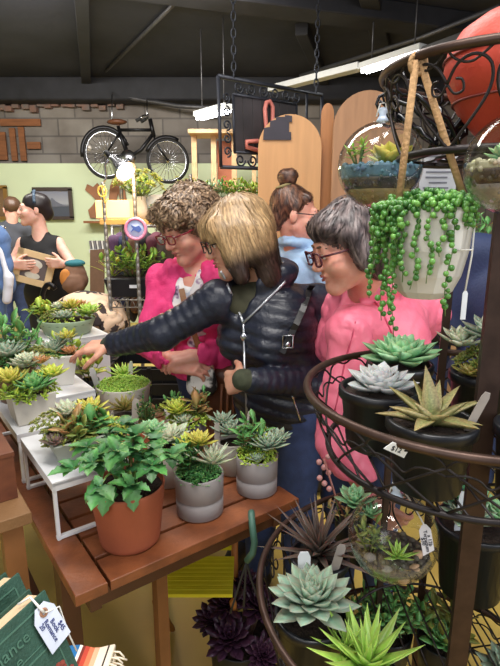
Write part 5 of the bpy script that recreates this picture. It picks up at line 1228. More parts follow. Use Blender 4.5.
mixed(t, s, [('blue_rosette', 'ros', -.03, -.02, .02, .07, 'blue', dict(n=26, W=.45)), ('green_rosette', 'ros', .045, -.01, .02, .065, 'mint', dict(n=24)), ('tall_green_leaves', 'stem', -.03, .03, .0, .05, 'mint', dict(h=.13, n=6, L=.04, per=6))], 34)
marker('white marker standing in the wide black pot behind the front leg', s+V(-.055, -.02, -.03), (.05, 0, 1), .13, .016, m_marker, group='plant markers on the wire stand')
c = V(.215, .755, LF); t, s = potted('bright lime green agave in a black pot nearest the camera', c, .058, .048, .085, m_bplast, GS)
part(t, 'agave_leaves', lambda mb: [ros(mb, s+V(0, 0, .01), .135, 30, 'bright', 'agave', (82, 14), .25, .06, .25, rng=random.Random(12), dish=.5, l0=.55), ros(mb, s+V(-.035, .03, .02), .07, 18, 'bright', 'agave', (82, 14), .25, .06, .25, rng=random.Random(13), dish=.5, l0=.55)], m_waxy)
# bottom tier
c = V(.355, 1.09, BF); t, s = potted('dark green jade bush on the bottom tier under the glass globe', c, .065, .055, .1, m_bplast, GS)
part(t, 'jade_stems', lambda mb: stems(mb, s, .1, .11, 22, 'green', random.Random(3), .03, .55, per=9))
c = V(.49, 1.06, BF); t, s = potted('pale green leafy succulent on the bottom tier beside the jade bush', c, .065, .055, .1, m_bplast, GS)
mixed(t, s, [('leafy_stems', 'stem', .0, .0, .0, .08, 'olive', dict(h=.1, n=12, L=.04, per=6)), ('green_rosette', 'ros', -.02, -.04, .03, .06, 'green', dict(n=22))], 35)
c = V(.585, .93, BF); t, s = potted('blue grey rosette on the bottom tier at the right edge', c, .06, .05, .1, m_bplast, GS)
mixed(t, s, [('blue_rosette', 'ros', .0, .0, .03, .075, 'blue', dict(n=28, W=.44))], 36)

# ------------------------------------------------------------------ glass globes
m_twine = mat('twine', (178, 140, 98), .9, var=.2, scale=80, bump=.5, bscale=200); m_cord = mat('white_cord', (228, 224, 216), .7)
m_peb = vmat('pebbles', .7, .25, 60); m_globe = glassmat('globe_glass', (.98, .99, .985))
def globe(label, c, r, hook, open_dir, fill, contents, hole=32, nub=True):
    c = Vector(c); t = thing('glass_terrarium', label, 'terrarium', c-V(0, 0, r), 'round glass terrariums')
    od = Vector(open_dir).normalized(); X = od.orthogonal().normalized(); Yv = od.cross(X); mb = MB(); n = 22
    out = [(r*math.sin(R(180-(180-hole)*i/n)), r*math.cos(R(180-(180-hole)*i/n))) for i in range(n+1)]; ri = r-.0016
    inn = [(ri*math.sin(R(hole+(180-hole)*i/n)), ri*math.cos(R(hole+(180-hole)*i/n))) for i in range(n+1)]
    mb.lathe(c, [(0, -r)]+out[1:]+inn[:-1]+[(0, -ri)], 44, X=X, Y=Yv); g = obj('globe', mb, m_globe, t)
    if nub:
        mb = MB(); mb.lathe(c+V(0, 0, r*.985), [(.0, 0), (.013, 0), (.009, .006), (.006, .012), (.009, .018), (.007, .024), (0, .026)], 16); obj('glass_knob', mb, mat('pale_glass', (200, 215, 235), .15, spec=.8), t)
    mb = MB(); tp = c+V(0, 0, r+.018); hk = Vector(hook)
    mb.tube([tp+V(-.012, 0, -.01), tp+V(-.006, 0, .012), tp*.6+hk*.4, hk], .0014, 5); mb.tube([tp+V(.012, 0, -.01), tp+V(.004, 0, .012), tp*.6+hk*.4], .0014, 5); obj('hanging_cord', mb, m_cord, t)
    def layer(nm, z0, z1, col, size, seed):
        rgn = random.Random(seed); mb = MB(); rm = r-.005
        zs = [z0+(z1-z0)*i/5 for i in range(6)]; mb.lathe(c, [(0, zs[0])]+[(math.sqrt(max(1e-6, rm*rm-z*z)), z) for z in zs]+[(0, zs[-1])], 28, col)
        top = math.sqrt(max(1e-6, rm*rm-z1*z1))
        for k in range(int(60)):
            q = c+V(top*.95*math.sqrt((k+.5)/60)*math.cos(k*2.4), top*.95*math.sqrt((k+.5)/60)*math.sin(k*2.4), z1); mb.ball(q, size*rgn.uniform(.6, 1.2), 6, 4, jit(col, rgn, .3))
        for k in range(70):
            z = rgn.uniform(z0, z1); a = rgn.uniform(0, 6.28); q = math.sqrt(max(1e-6, rm*rm-z*z))-.001; mb.ball(c+V(q*math.cos(a), q*math.sin(a), z), size*rgn.uniform(.5, .9), 5, 4, jit(col, rgn, .35))
        obj(nm, mb, m_peb, t)
    for i, (nm, z0, z1, col, size) in enumerate(fill): layer(nm, z0*r, z1*r, S3(*col), size, i)
    contents(t, c, r); return t, c
c1g = at(380, 166, 1.0)
def cont1(t, c, r):
    q = c+V(.01, 0, .0); part(t, 'yellow_rosette', lambda mb: ros(mb, q+V(.012, 0, .0), .07, 18, 'yellow', 'oval', (75, 15), .6, .12, .3, rng=random.Random(1))); part(t, 'green_sprig', lambda mb: stems(mb, c+V(-.045, -.02, .0), .025, .04, 5, 'bright', random.Random(2), .016, per=6))
globe('hanging glass globe of dark pebbles and a yellow rosette left of the rope', c1g, .08, V(.262, 1.0, 1.73), (.35, -1, .25), [('sand', -.93, -.55, (150, 132, 92), .004), ('soil', -.55, -.3, (70, 66, 66), .005), ('blue_gravel', -.3, -.02, (82, 112, 128), .006)], cont1)
c2g = at(517, 164, .69)
def cont2(t, c, r):
    part(t, 'green_rosette', lambda mb: ros(mb, c+V(-.02, -.01, .005), .035, 18, 'mint', 'oval', (75, 10), .55, .12, .3, rng=random.Random(1))); part(t, 'leafy_sprig', lambda mb: stems(mb, c+V(.015, .0, .0), .03, .05, 6, 'green', random.Random(4), .018, per=6))
globe('hanging glass globe of layered soil cut by the right edge', c2g, .066, V(.362, .728, 1.733), (.2, -1, .3), [('pale_sand', -.95, -.4, (150, 138, 128), .004), ('dark_soil', -.4, -.12, (74, 58, 48), .005), ('moss', -.12, .02, (176, 168, 140), .005)], cont2)
c3g = at(393, 536, .80)
def cont3(t, c, r):
    part(t, 'green_rosette', lambda mb: ros(mb, c+V(.004, -.02, -.03), .042, 22, 'bright', 'aloe', (80, 8), .28, .08, .2, rng=random.Random(3)))
    mb = MB()
    for k, (x, y, z, s_) in enumerate(((-.022, -.045, -.038, .013), (.03, -.042, -.036, .012), (-.045, -.02, -.03, .012), (.045, -.01, -.032, .012), (-.05, .01, -.02, .014), (.005, -.055, -.045, .012))): mb.ball(c+V(x, y, z), (s_, s_*.8, s_*.75), 10, 7, jit(S3(190, 150, 118) if k % 2 else S3(120, 112, 106), rg, .1))
    obj('stones', mb, m_peb, t); part(t, 'pale_sprig', lambda mb: stems(mb, c+V(-.04, .0, -.03), .03, .05, 7, 'olive', random.Random(8), .02, per=6))
t, c = globe('glass globe with bright green aloe and stones hung under the middle tier', c3g, .08, V(c3g.x+.0, c3g.y+.0, 1.058), (.1, -1, .35), [('dark_gravel', -.92, -.42, (84, 74, 64), .006)], cont3, 26)
# its tag
a = c+V(.012, -.012, .094); p0 = at(424, 525, .72); mb = MB(); mb.tube(bez(a, (a+p0)/2+V(.004, -.008, -.003), p0, 5), .0014, 5); tg = obj('tag_string', mb, m_cord, t)
X = (at(431, 527, .72)-at(422, 531, .72)).normalized(); D = (at(431, 560, .71)-at(426, 530, .72)).normalized(); X = (X-D*X.dot(D)).normalized(); N = X.cross(-D)
W2 = .0095; L2 = .05; cc = p0+D*.026
mb = MB(); mb.plate([p0+X*a_*W2+D*b for a_, b in ((-.35, -.001), (.35, -.001), (1, .008), (1, L2*.85), (-1, L2), (-1, .008))], .001, N); tc_ = obj('paper_tag', mb, mat('tag_paper', (206, 202, 204), .7), t)
for i, (tx, off) in enumerate((('a 12b', .005), ('Terrarium', -.0005), ('$30', -.0055))): lettering('writing', tx, .0085, cc+X*off+N*.0014, D, -X*-1 if N.dot(D.cross(X)) > 0 else -X, m_ink, tc_)

# ------------------------------------------------------------------ hanging white pot of string of pearls
hp = V(.286, .82, 1.37); hw = .068; hh = .145
t = thing('hanging_planter', 'white ceramic hanging pot overflowing with string of pearls', 'hanging plant', hp)
mb = MB(); pr = [(0, 0), (hw*.45, .002), (hw*.66, .014), (hw*.83, .04), (hw*.95, .08), (hw, hh-.004), (hw-.002, hh), (hw-.006, hh), (hw-.008, hh-.02), (0, hh-.022)]; mb.lathe(hp, pr, 12); mb.flat = set(range(len(mb.f))); obj('pot', mb, mat('glazed_white', (214, 208, 198), .3, var=.04), t); soil_part(t, hp, hw-.009, hh-.018)
hook = V(.249, .812, 1.722)
for q, ex in ((-1, V(-.056, -.018, hh-.01)), (1, V(.056, -.018, hh-.01))):
    mb = MB(); mb.tube([hook+V(q*.003, 0, .004), (hook+hp+ex)/2+V(q*.002, 0, 0), hp+ex], .0056, 7); obj('rope', mb, m_twine, t)
mb = MB(); mb.tube([hook+V(math.cos(a)*.011, 0, math.sin(a)*.014) for a in [2*PI*i/12 for i in range(12)]], .0045, 6, closed=True); obj('rope_loop', mb, m_twine, t)
def pearls(mb):
    r = random.Random(21); c0 = hp+V(0, 0, hh); cs = [S3(72, 124, 50), S3(108, 162, 76), S3(88, 140, 62), S3(60, 108, 46)]
    for k in range(330):
        a = k*2.39996; q = hw*1.04*math.sqrt((k+.5)/330); mb.ball(c0+V(q*math.cos(a), q*math.sin(a), .012*(1-(q/hw)**2)+r.uniform(-.006, .016)), r.uniform(.0042, .0062), 7, 5, r.choice(cs))
    def strand(a, drop, out, w=.006):
        p = c0+V(math.cos(a)*hw*.9, math.sin(a)*hw*.9, .006); e = c0+V(math.cos(a)*(hw+out), math.sin(a)*(hw+out), -.012); b = e+V(r.uniform(-.01, .01), 0, -drop)
        pts = bez(p, c0+V(math.cos(a)*(hw+out), math.sin(a)*(hw+out), .012), e, 4)+[e*(1-k/8)+b*k/8+V(w*math.sin(k+a*5)*.5, 0, 0) for k in range(1, 9)]
        mb.tube(pts, .0008, 4, S3(96, 130, 66)); L = sum((pts[i+1]-pts[i]).length for i in range(len(pts)-1)); n = int(L/.0085); acc = 0; i = 0; d = 0
        for k in range(n):
            tt = k*.0085
            while i < len(pts)-2 and d+(pts[i+1]-pts[i]).length < tt: d += (pts[i+1]-pts[i]).length; i += 1
            sg = (pts[i+1]-pts[i]); q = pts[i]+sg*min(1, (tt-d)/max(sg.length, 1e-6)); an = r.uniform(0, 6.28)
            mb.ball(q+V(math.cos(an)*.0045, math.sin(an)*.0045, 0), r.uniform(.0038, .0056), 7, 5, r.choice(cs))
    for k in range(26):
        a = R(r.uniform(150, 228)); strand(a, r.choice((.02, .03, .05, .06, .08, .04)), r.uniform(.004, .03))
    for a, dr, o in ((200, .165, .012), (208, .15, .01), (193, .13, .02), (212, .19, .006), (252, .1, .004), (281, .15, .003), (272, .06, .003), (222, .1, .01), (186, .11, .02), (240, .11, .004)): strand(R(a), dr, o)
    for k in range(9): strand(R(r.uniform(235, 400)), r.choice((.004, .008, .02)), .004)
part(t, 'string_of_pearls', pearls, vmat('pearl_leaf', .3, .1, 60, .1))
mb = MB(); q0 = hp+V(.052, -.05, hh-.01); mb.tube([q0, q0+V(-.002, -.006, -.06), q0+V(-.006, -.004, -.115)], .0014, 5); mb.tube([q0+V(-.03, -.01, -.053), q0+V(-.002, -.008, -.052)], .0013, 5); st = obj('label_string', mb, m_cord, t)
mb = MB(); b = q0+V(-.006, -.004, -.115); mb.plate([b+V(x, 0, z) for x, z in ((-.004, -.045), (.004, -.045), (.004, -.004), (.002, 0), (-.002, 0), (-.004, -.004))], .0012, (0, -1, 0)); obj('label_tag', mb, m_marker, st)
# ------------------------------------------------------------------ in the top tier
m_red = mat('weathered_red_paint', (206, 74, 52), .5, scale=9, rgb2=(172, 52, 40), bump=.25, bscale=40)
uc = V(.45, .915, 1.607); mb = MB(); prof = [(0, 0), (.022, .001), (.03, .01), (.055, .05), (.082, .1), (.1, .15), (.108, .195), (.104, .24), (.088, .28), (.06, .31), (.03, .322), (.022, .33), (.022, .345), (0, .346)]
prof = [(a*1.1, b*.7) for a, b in prof]; u = thing('red_urn', 'big weathered red egg shaped urn sitting in the top tier', 'urn', uc); mb.lathe(uc, prof, 40); obj('body', mb, m_red, u)
for z, r_ in ((.084, .1), (.152, .119)):
    mb = MB(); mb.tube([uc+V(r_*math.cos(2*PI*i/48), r_*math.sin(2*PI*i/48), z) for i in range(48)], .0022, 6, closed=True); obj('band', mb, mat('dark_red_band', (112, 40, 34), .6), u)
tv = thing('wire_vine_bundle', 'tangle of glossy black twisted vines left of the red urn', 'decoration', V(.36, 1.0, 1.62))
r = random.Random(8)
for k in range(16):
    p = V(.355+r.uniform(-.02, .02), .98+r.uniform(-.03, .03), 1.625); pts = [p]; h = r.uniform(0, 6.28)
    for j in range(9):
        h += r.uniform(-.9, .9); p = p+V(math.cos(h)*.012-.002, math.sin(h)*.008, r.uniform(.002, .017)); pts.append(p.copy())
    a0 = r.uniform(0, 6.28); pts += [p+V(.022*math.cos(a0+i*.8)*(1-i/12), 0, .022*math.sin(a0+i*.8)*(1-i/12)) for i in range(9)]
    mb = MB(); mb.tube(pts, [.0045]*10+[.004-.0003*i for i in range(9)], 6); obj('vine', mb, mat('gloss_black', (20, 20, 24), .18), tv)
# sheet pinned on the back leg
pc = at(438, 178, 1.135); t = thing('paper_sign', 'pale sheet of small print behind the hanging pot rope', 'sign', pc-V(0, 0, .06)); mb = MB(); mb.box(pc, (.08, .002, .12)); sh = obj('sheet', mb, mat('paper_sheet', (206, 208, 216), .7), t)
m_grayink = mat('grey_ink', (120, 122, 134), .7); mb = MB()
for k in range(9): mb.box(pc+V(-.004+.004*(k % 2), -.0018, .045-.011*k), (.055-.008*(k % 3), .001, .0035))
obj('printed_lines', mb, m_grayink, sh)

# ------------------------------------------------------------------ books, blanket and their small table (bottom left)
sd = thing('side_table', 'small wooden table under the green books at bottom left', 'table', V(-.45, .47, 0))
mb = MB(); mb.box((-.45, .46, .82), (.38, .3, .03)); obj('top', mb, m_tbl_dark, sd)
for x in (-.61, -.29):
    for y in (.34, .58):
        mb = MB(); mb.box((x, y, .4025), (.04, .04, .805)); obj('leg', mb, m_tbl_dark, sd)
m_gcloth = mat('green_bookcloth', (44, 78, 64), .7, var=.18, scale=25, bump=.3, bscale=300); m_page = mat('cream_pages', (224, 196, 160), .8, scale=4, rgb2=(206, 176, 138), stretch=(200, 1, 1), bump=.2, bscale=90)
e1 = V(-.44, -.89, -.08).normalized(); e2 = V(.36, 0, -.93); e2 = (e2-e1*e2.dot(e1)).normalized(); bn = e1.cross(e2); bn = bn if bn.x > 0 else -bn
P1 = at(45, 590, .56)
def book(label, p1, wid, hei, th):
    t = thing('book', label, 'book', p1+e1*wid/2+e2*hei-bn*th/2, 'old green cloth books'); cv = .0035
    O = lambda a, b, c_: p1+e1*a+e2*b-bn*c_
    for nm, z in (('front_cover', cv/2), ('back_cover', th-cv/2)):
        mb = MB(); mb.box(O(wid/2, hei/2, z), (wid, hei, cv), e1, e2); k = obj(nm, mb, m_gcloth, t)
        if nm == 'front_cover': fc = k
    mb = MB(); mb.box(O(wid+.0, hei/2, th/2), (cv, hei, th), e1, e2); obj('spine', mb, m_gcloth, t)
    mb = MB(); mb.box(O(wid/2+.002, hei/2, th/2), (wid-.008, hei-.008, th-2*cv), e1, e2); obj('page_block', mb, m_page, t)
    m_emb = mat('embossed_green', (70, 108, 90), .6)
    mb = MB()
    for (a0, a1, b0, b1) in ((.012, wid-.01, .012, .014), (.012, wid-.01, .062, .064), (.012, .014, .012, .19), (.012, wid-.01, .054, .055)): mb.box(O((a0+a1)/2, (b0+b1)/2, -.0004), (abs(a1-a0), abs(b1-b0), .0012), e1, e2)
    obj('embossed_border', mb, m_emb, fc)
    return t, O, fc, m_emb
bt, O, fc, m_emb = book('front green clothbound book with a paper price tag', P1, .15, .2, .036)
lettering('embossed_title', "Romance", .021, O(.08, .03, -.0012), -e1, -e2, m_emb, fc); lettering('embossed_title', "Home", .021, O(.085, .049, -.0012), -e1, -e2, m_emb, fc)
mb = MB()
for (a, b, rr) in ((.022, .098, .009), (.045, .092, .012), (.05, .12, .014), (.03, .13, .012), (.085, .1, .012), (.012, .112, .007)):
    for k in range(5): mb.ball(O(a+rr*.6*math.cos(k*1.257), b+rr*.6*math.sin(k*1.257), -.0008), (rr*.5, rr*.5, rr*.5), 8, 6) if False else mb.plate([O(a+rr*.55*math.cos(k*1.257)+rr*.45*math.cos(q), b+rr*.55*math.sin(k*1.257)+rr*.45*math.sin(q), -.0002) for q in [2*PI*i/10 for i in range(10)]], .0012, bn)
obj('red_flowers', mb, mat('faded_red', (150, 66, 52), .7), fc)
# its tag, held by white string through a reinforced hole
tg0 = O(.018, .008, -.006); dl = (e2*.93-e1*.1+V(0, 0, 0)).normalized(); tx_ = bn.cross(dl).normalized()
D = dl; Xt = (e1-D*e1.dot(D)).normalized(); wt, lt = .0165, .062
mb = MB(); mb.plate([tg0+Xt*a*wt+D*b for a, b in ((-.45, 0), (.45, 0), (1, .014), (1, lt), (-1, lt), (-1, .014))], .0008, bn); tgo = obj('price_tag', mb, mat('tag_white', (216, 222, 238), .7), bt, 'white paper tag')
mb = MB(); mb.tube([tg0+D*.011+bn*.0012+Xt*math.cos(q)*.0042+D*math.sin(q)*.0042 for q in [2*PI*i/16 for i in range(16)]], .0018, 6, closed=True); obj('hole_reinforcement', mb, mat('brown_card', (166, 120, 92), .7), tgo)
mb = MB(); mb.tube([tg0+D*.011+bn*.003, tg0+D*.002+bn*.006+Xt*.003, O(.018, -.004, .005), O(.03, -.003, .015)], .0016, 6); mb.tube([tg0+D*.011+bn*.003, O(-.006, .03, -.004), O(-.004, .07, -.002), O(-.006, .1, .0)], .0012, 5); obj('tag_string', mb, m_cord, tgo)
for i, (s_, b, o_) in enumerate((('20', .024, -.0115 if False else .0105), ('Romance', .037, .0035), ('Book', .036, -.0035), ('$45', .044, -.0105))): lettering('handwriting', s_, .0088, tg0+D*b+Xt*o_+bn*.0012, D, Xt if D.cross(Xt).dot(bn) > 0 else -Xt, mat('blue_ink', (62, 70, 120), .6), tgo)
bt2, O2, fc2, _ = book('rear green clothbound book leaning behind the tagged one', at(24, 573, .60)-bn*.012, .15, .19, .034)
lettering('embossed_title', "Romance", .02, O2(.08, .035, -.0012), -e1, -e2, m_emb, fc2)
# striped blanket folded at the table edge
m = bpy.data.materials.new('striped_serape'); m.use_nodes = True; nt = m.node_tree; n = nt.nodes; L = nt.links; p = n['Principled BSDF']; p.inputs['Roughness'].default_value = .9
tc = n.new('ShaderNodeTexCoord'); sx = n.new('ShaderNodeSeparateXYZ'); rp = n.new('ShaderNodeValToRGB'); L.new(tc.outputs['Generated'], sx.inputs[0]); L.new(sx.outputs[0], rp.inputs[0]); L.new(rp.outputs[0], p.inputs['Base Color']); rp.color_ramp.interpolation = 'CONSTANT'
e = rp.color_ramp.elements; e[0].position = 0; e[0].color = (*S3(40, 60, 120), 1); e[1].position = .3; e[1].color = (*S3(30, 110, 170), 1)
for po, cc in ((.64, (236, 232, 220)), (.67, (120, 40, 30)), (.7, (190, 66, 48)), (.75, (226, 120, 80)), (.8, (240, 176, 140)), (.85, (244, 226, 204)), (.93, (60, 50, 46)), (.95, (232, 220, 196))): q = e.new(po); q.color = (*S3(*cc), 1)
bl = thing('striped_blanket', 'folded striped serape blanket with fringe beside the green books', 'blanket', V(-.25, .57, .836))
mb = MB(); P0 = V(-.34, .575, 0); nx = 14
for ly in range(3):
    z0 = .838+ly*.016; o = len(mb.v); prof = [(-.05, .0), (-.053, .007), (-.05, .014), (0, .0152), (.04, .014), (.044, .007), (.04, .0)]
    for i in range(nx+1):
        xx = i/nx*.14; sag = 0
        for (yy, zz) in prof: mb.v.append((P0.x+xx, P0.y+yy+.002*math.sin(i), z0+zz+.0015*math.sin(i*1.3+ly)+sag)); mb.c.append((.5, .5, .5))
    for i in range(nx):
        for k in range(len(prof)):
            k2 = (k+1) % len(prof); mb.f.append((o+i*7+k, o+(i+1)*7+k, o+(i+1)*7+k2, o+i*7+k2))
    mb.f.append(tuple(o+k for k in range(7))); mb.f.append(tuple(o+nx*7+k for k in range(7))[::-1])
obj('cloth', mb, m, bl)
mb = MB()
for k in range(26):
    y = P0.y-.045+.085*k/25; z = .842+.016*(k % 3); mb.tube([(P0.x+.138, y, z+.007), (P0.x+.149, y+rg.uniform(-.003, .003), z+.006), (P0.x+.156, y+rg.uniform(-.004, .004), z-.002)], .0014, 4)
obj('fringe', mb, mat('cream_fringe', (232, 218, 196), .9), bl)
# ------------------------------------------------------------------ wooden box on a pine bench, left of the table
bb = thing('pine_bench', 'rough pine bench at the left edge beside the slatted table', 'bench', T(-.22, .6, -.75))
mb = MB(); mb.box(T(-.22, .58, .068), (.4, .7, .03), TU, TV); obj('top', mb, mat('rough_pine', (128, 92, 56), .7, var=.15, scale=4, bump=.2), bb)
for a, b in ((-.06, .27), (-.38, .27), (-.06, .88), (-.38, .88)):
    mb = MB(); mb.box(T(a, b, -.35), (.045, .045, .8), TU, TV); obj('leg', mb, MATS['mid_hardwood'], bb)
wb = thing('wooden_box', 'reddish brown wooden box on the pine bench at left edge', 'box', T(-.18, .46, .083))
bz = .084; m_box = mat('box_wood', (116, 66, 42), .5, scale=6, rgb2=(92, 50, 32), stretch=(1, 6, 6))
for nm, c_, sz in (('front', T(-.18, .318, bz+.055), (.3, .012, .11)), ('back', T(-.18, .596, bz+.055), (.3, .012, .11))):
    mb = MB(); mb.box(c_, sz, TU, TV); obj(nm+'_panel', mb, m_box, wb)
for a in (-.324, -.036):
    mb = MB(); mb.box(T(a, .457, bz+.055), (.012, .266, .11), TU, TV); obj('side_panel', mb, m_box, wb)
mb = MB(); mb.box(T(-.18, .457, bz+.116), (.304, .294, .012), TU, TV); obj('lid', mb, m_box, wb)
# ------------------------------------------------------------------ yellow folding chair under the table
m_yel = mat('yellow_slats', (222, 212, 40), .45, var=.08, scale=8); m_or = mat('orange_pine', (172, 108, 46), .5, var=.15, scale=6)
ch = thing('folding_chair', 'small wooden folding chair with yellow slatted seat under the table', 'chair', V(-.17, 1.4, 0))
mb = MB()
for k in range(9): mb.box((-.17, 1.295+.0195*k, .392), (.235, .0175, .012))
obj('seat', mb, m_yel, ch)
mb = MB()
for k in range(6): mb.box((-.17, 1.487+.004*k, .412+.021*k), (.215, .009, .018))
obj('backrest', mb, m_yel, ch)
for x in (-.288, -.052):
    mb = MB(); mb.tube([(x, 1.52, .53), (x, 1.47, .37), (x, 1.33, .012)], .012, 6); obj('back_leg', mb, m_or, ch)
    mb = MB(); mb.tube([(x+.0, 1.3, .36), (x, 1.56, .012)], .011, 6); obj('front_leg', mb, m_or, ch)
mb = MB(); mb.tube([(-.288, 1.34, .06), (-.052, 1.34, .06)], .009, 6); obj('stretcher', mb, m_or, ch)
# purple aeonium on the floor
c = V(-.03, 1.34, 0); t, s = potted('dark purple aeonium in a black pot on the floor by the chair', c, .1, .085, .2, m_bplast, None, name='potted_plant'); s = s-V(0, 0, .03)
for i, (dx, dy, dz, rr) in enumerate(((-.03, -.05, .07, .1), (.06, .02, .12, .1), (-.09, .03, .06, .085), (.02, .09, .14, .085), (.07, -.08, .04, .08), (-.04, .02, .13, .09))):
    mb = MB(); mb.tube([s+V(dx*.3, dy*.3, 0), s+V(dx, dy, dz)], .008, 6, S3(90, 70, 60)); st = obj('stem', mb, m_leaf, t)
    mb = MB(); ros(mb, s+V(dx, dy, dz), rr*.88, 44, 'purple', 'spoon', (80, 5), .34, .06, .3, axis=(dx*3, dy*3-.25, 1), rng=random.Random(i)); obj('rosette', mb, vmat('purple_gloss', .22, .1, 60), t)
# green hanger strap dangling from the table corner
q = T(.445, -.004, .0); mb = MB(); pts = bez(q+V(0, .03, .004), q+V(.0, -.012, .008), q+V(.008, -.02, -.05), 6)+[q+V(.004, -.02, -.08), q+V(-.012, -.018, -.105)]
mb.tube(pts, .009, 8); hs = thing('plant_hanger', 'green ribbon plant hanger with dark cords dangling off the front table edge', 'plant hanger', q-V(0, 0, .25)); obj('ribbon', mb, mat('green_ribbon', (62, 98, 84), .5, var=.2), hs)
for k, (dx, dz) in enumerate(((-.055, -.26), (-.02, -.24), (.02, -.22))):
    mb = MB(); mb.tube(bez(q+V(-.012, -.018, -.105), q+V(-.01+dx*.3, -.018, -.16), q+V(dx, -.02, dz), 5), .003, 5); obj('cord', mb, mat('dark_cord', (40, 40, 40), .7), hs)
# ------------------------------------------------------------------ behind the table: wire rack, lamp, flowers, garments
m_rack = mat('galvanised_rack', (150, 146, 140), .4, var=.15, metal=.7)
YR = 3.0
rack = thing('wire_rack', 'wire shelving rack with ribbed posts behind the fleece wearer', 'rack', at(122, 330, YR)*1)
xa, xb = at(107, 250, YR).x, at(137, 250, YR).x
rack.location = V((xa+xb)/2+.15, YR+.2, 0); ORG[rack.name] = rack.location.copy()
for (x, y) in ((xa, YR), (xb, YR), (xa, YR+.42), (xb+.28, YR+.42)):
    mb = MB(); zt = at(107, 182, YR).z if x == xa else at(137, 168, YR).z
    pr = [(.0, 0.0), (.012, 0.0)]
    for k in range(int(zt/.04)): pr += [(.012, .04*k+.03), (.010, .04*k+.034), (.012, .04*k+.038)]
    mb.lathe((x, y, 0), pr+[(.012, zt), (0, zt)], 10); obj('post', mb, m_rack, rack)
def rackshelf(z):
    mb = MB(); x0, x1, y0, y1 = xa, xb+.28, YR, YR+.42
    for dz in (0, -.045):
        mb.tube([(x0, y0, z+dz), (x1, y0, z+dz)], .004, 5); mb.tube([(x0, y1, z+dz), (x1, y1, z+dz)], .004, 5); mb.tube([(x0, y0, z+dz), (x0, y1, z+dz)], .004, 5); mb.tube([(x1, y0, z+dz), (x1, y1, z+dz)], .004, 5)
    k = 0; n = 12
    for i in range(n): mb.tube([(x0+(x1-x0)*i/n, y0, z-.045), (x0+(x1-x0)*(i+.5)/n, y0, z), (x0+(x1-x0)*(i+1)/n, y0, z-.045)], .003, 4)
    for i in range(16): mb.tube([(x0+(x1-x0)*i/15, y0, z), (x0+(x1-x0)*i/15, y1, z)], .0025, 4)
    obj('wire_shelf', mb, m_rack, rack)
ZS = at(120, 300, YR).z; rackshelf(ZS); rackshelf(.35)
ZS2 = at(120, 222, YR).z
# wooden top shelf with glowing light box
mb = MB(); mb.box(((xa+xb)/2+.14, YR+.21, ZS2), (xb-xa+.34, .44, .03)); obj('top_board', mb, mat('golden_board', (206, 158, 84), .5, var=.1), rack)
t = thing('light_box', 'glowing warm white light box on the rack top shelf', 'lamp', V(*at(115, 219, YR+.1))); c = at(115, 211, YR+.1); mb = MB(); mb.box(V(c.x, c.y, ZS2+.016+.055), (.2, .1, .11)); obj('shade', mb, emat('warm_shade', (255, 214, 130), 1.3), t)
mb = MB(); mb.box(V(c.x, c.y, ZS2+.02), (.205, .105, .012)); obj('base', mb, m_pine, t)
# clamp lamp
cl = thing('clamp_lamp', 'chrome clamp lamp glowing above the yellow flowers', 'lamp', at(107, 182, YR)); h0, h1 = at(111, 157, YR-.02), at(126, 172, YR-.08); D = (h1-h0).normalized(); X = D.orthogonal().normalized(); Yv = D.cross(X); L0 = (h1-h0).length
mb = MB(); mb.lathe(h0, [(0, 0), (.02, 0), (.026, .02), (.03, L0*.35), (.058, L0*.8), (.066, L0), (.063, L0), (.05, L0*.8), (.02, L0*.4), (0, L0*.4)], 24, X=X, Y=Yv); obj('lamp_shade', mb, m_chrome, cl)
mb = MB(); mb.ball(h1-D*.02, .042, 14, 10); obj('bulb', mb, emat('warm_bulb', (255, 205, 130), 18), cl)
mb = MB(); mb.lathe(h0-D*.05, [(0, 0), (.014, 0), (.018, .05), (0, .05)], 12, X=X, Y=Yv); obj('socket', mb, m_black_metal, cl)
mb = MB(); mb.tube([h0, at(105, 165, YR), at(106, 178, YR), V(xa, YR, at(107, 184, YR).z)], .006, 6); obj('arm', mb, m_chrome, cl)
pl = bpy.data.lights.new('warm_bulb_light', 'POINT'); pl.energy = 6; pl.color = (1, .72, .4); pl.shadow_soft_size = .04; o = bpy.data.objects.new('warm_bulb_light', pl); COL.objects.link(o); o.location = h1+D*.06
mb = MB(); b0 = V(xa, YR-.012, at(107, 186, YR).z); mb.tube([b0+V(.0, -.004, 0)]+[b0+V(.03*math.cos(a)*.8, -.012, -.03+.03*math.sin(a)) for a in [PI/2+2*PI*i/14 for i in range(15)]]+[b0+V(.012, -.01, -.1), b0+V(.03, -.01, -.07)], .005, 5); solo('lamp_cord', mb, mat('yellow_cord', (226, 190, 90), .6), 'yellow cord tied in a bow on the left rack post', 'cord')
# round badge sign on the right post
c = at(136, 229, YR-.03); t = thing('round_sign', 'small round pink and blue sign on the rack post', 'sign', c-V(0, 0, .07))
mb = MB(); mb.lathe(c, [(0, 0), (.066, 0), (.068, .004), (.066, .008), (0, .008)], 32, X=(1, 0, 0), Y=(0, 0, 1)); dk = obj('disc', mb, mat('sign_face', (196, 206, 226), .4, scale=9, rgb2=(140, 160, 206)), t)
mb = MB(); mb.tube([c+V(.058*math.cos(a), -.009, .058*math.sin(a)) for a in [2*PI*i/32 for i in range(32)]], .009, 6, closed=True); obj('pink_border', mb, mat('sign_pink', (214, 130, 160), .5), t)
mb = MB(); mb.plate([c+V(x, -.008, z) for x, z in ((-.03, -.02), (-.01, -.005), (.02, -.02), (.035, .0), (.02, .02), (.0, .012), (-.025, .022), (-.015, .005))], .004, (0, -1, 0)); obj('blue_figure', mb, mat('sign_blue', (70, 96, 170), .5), dk)
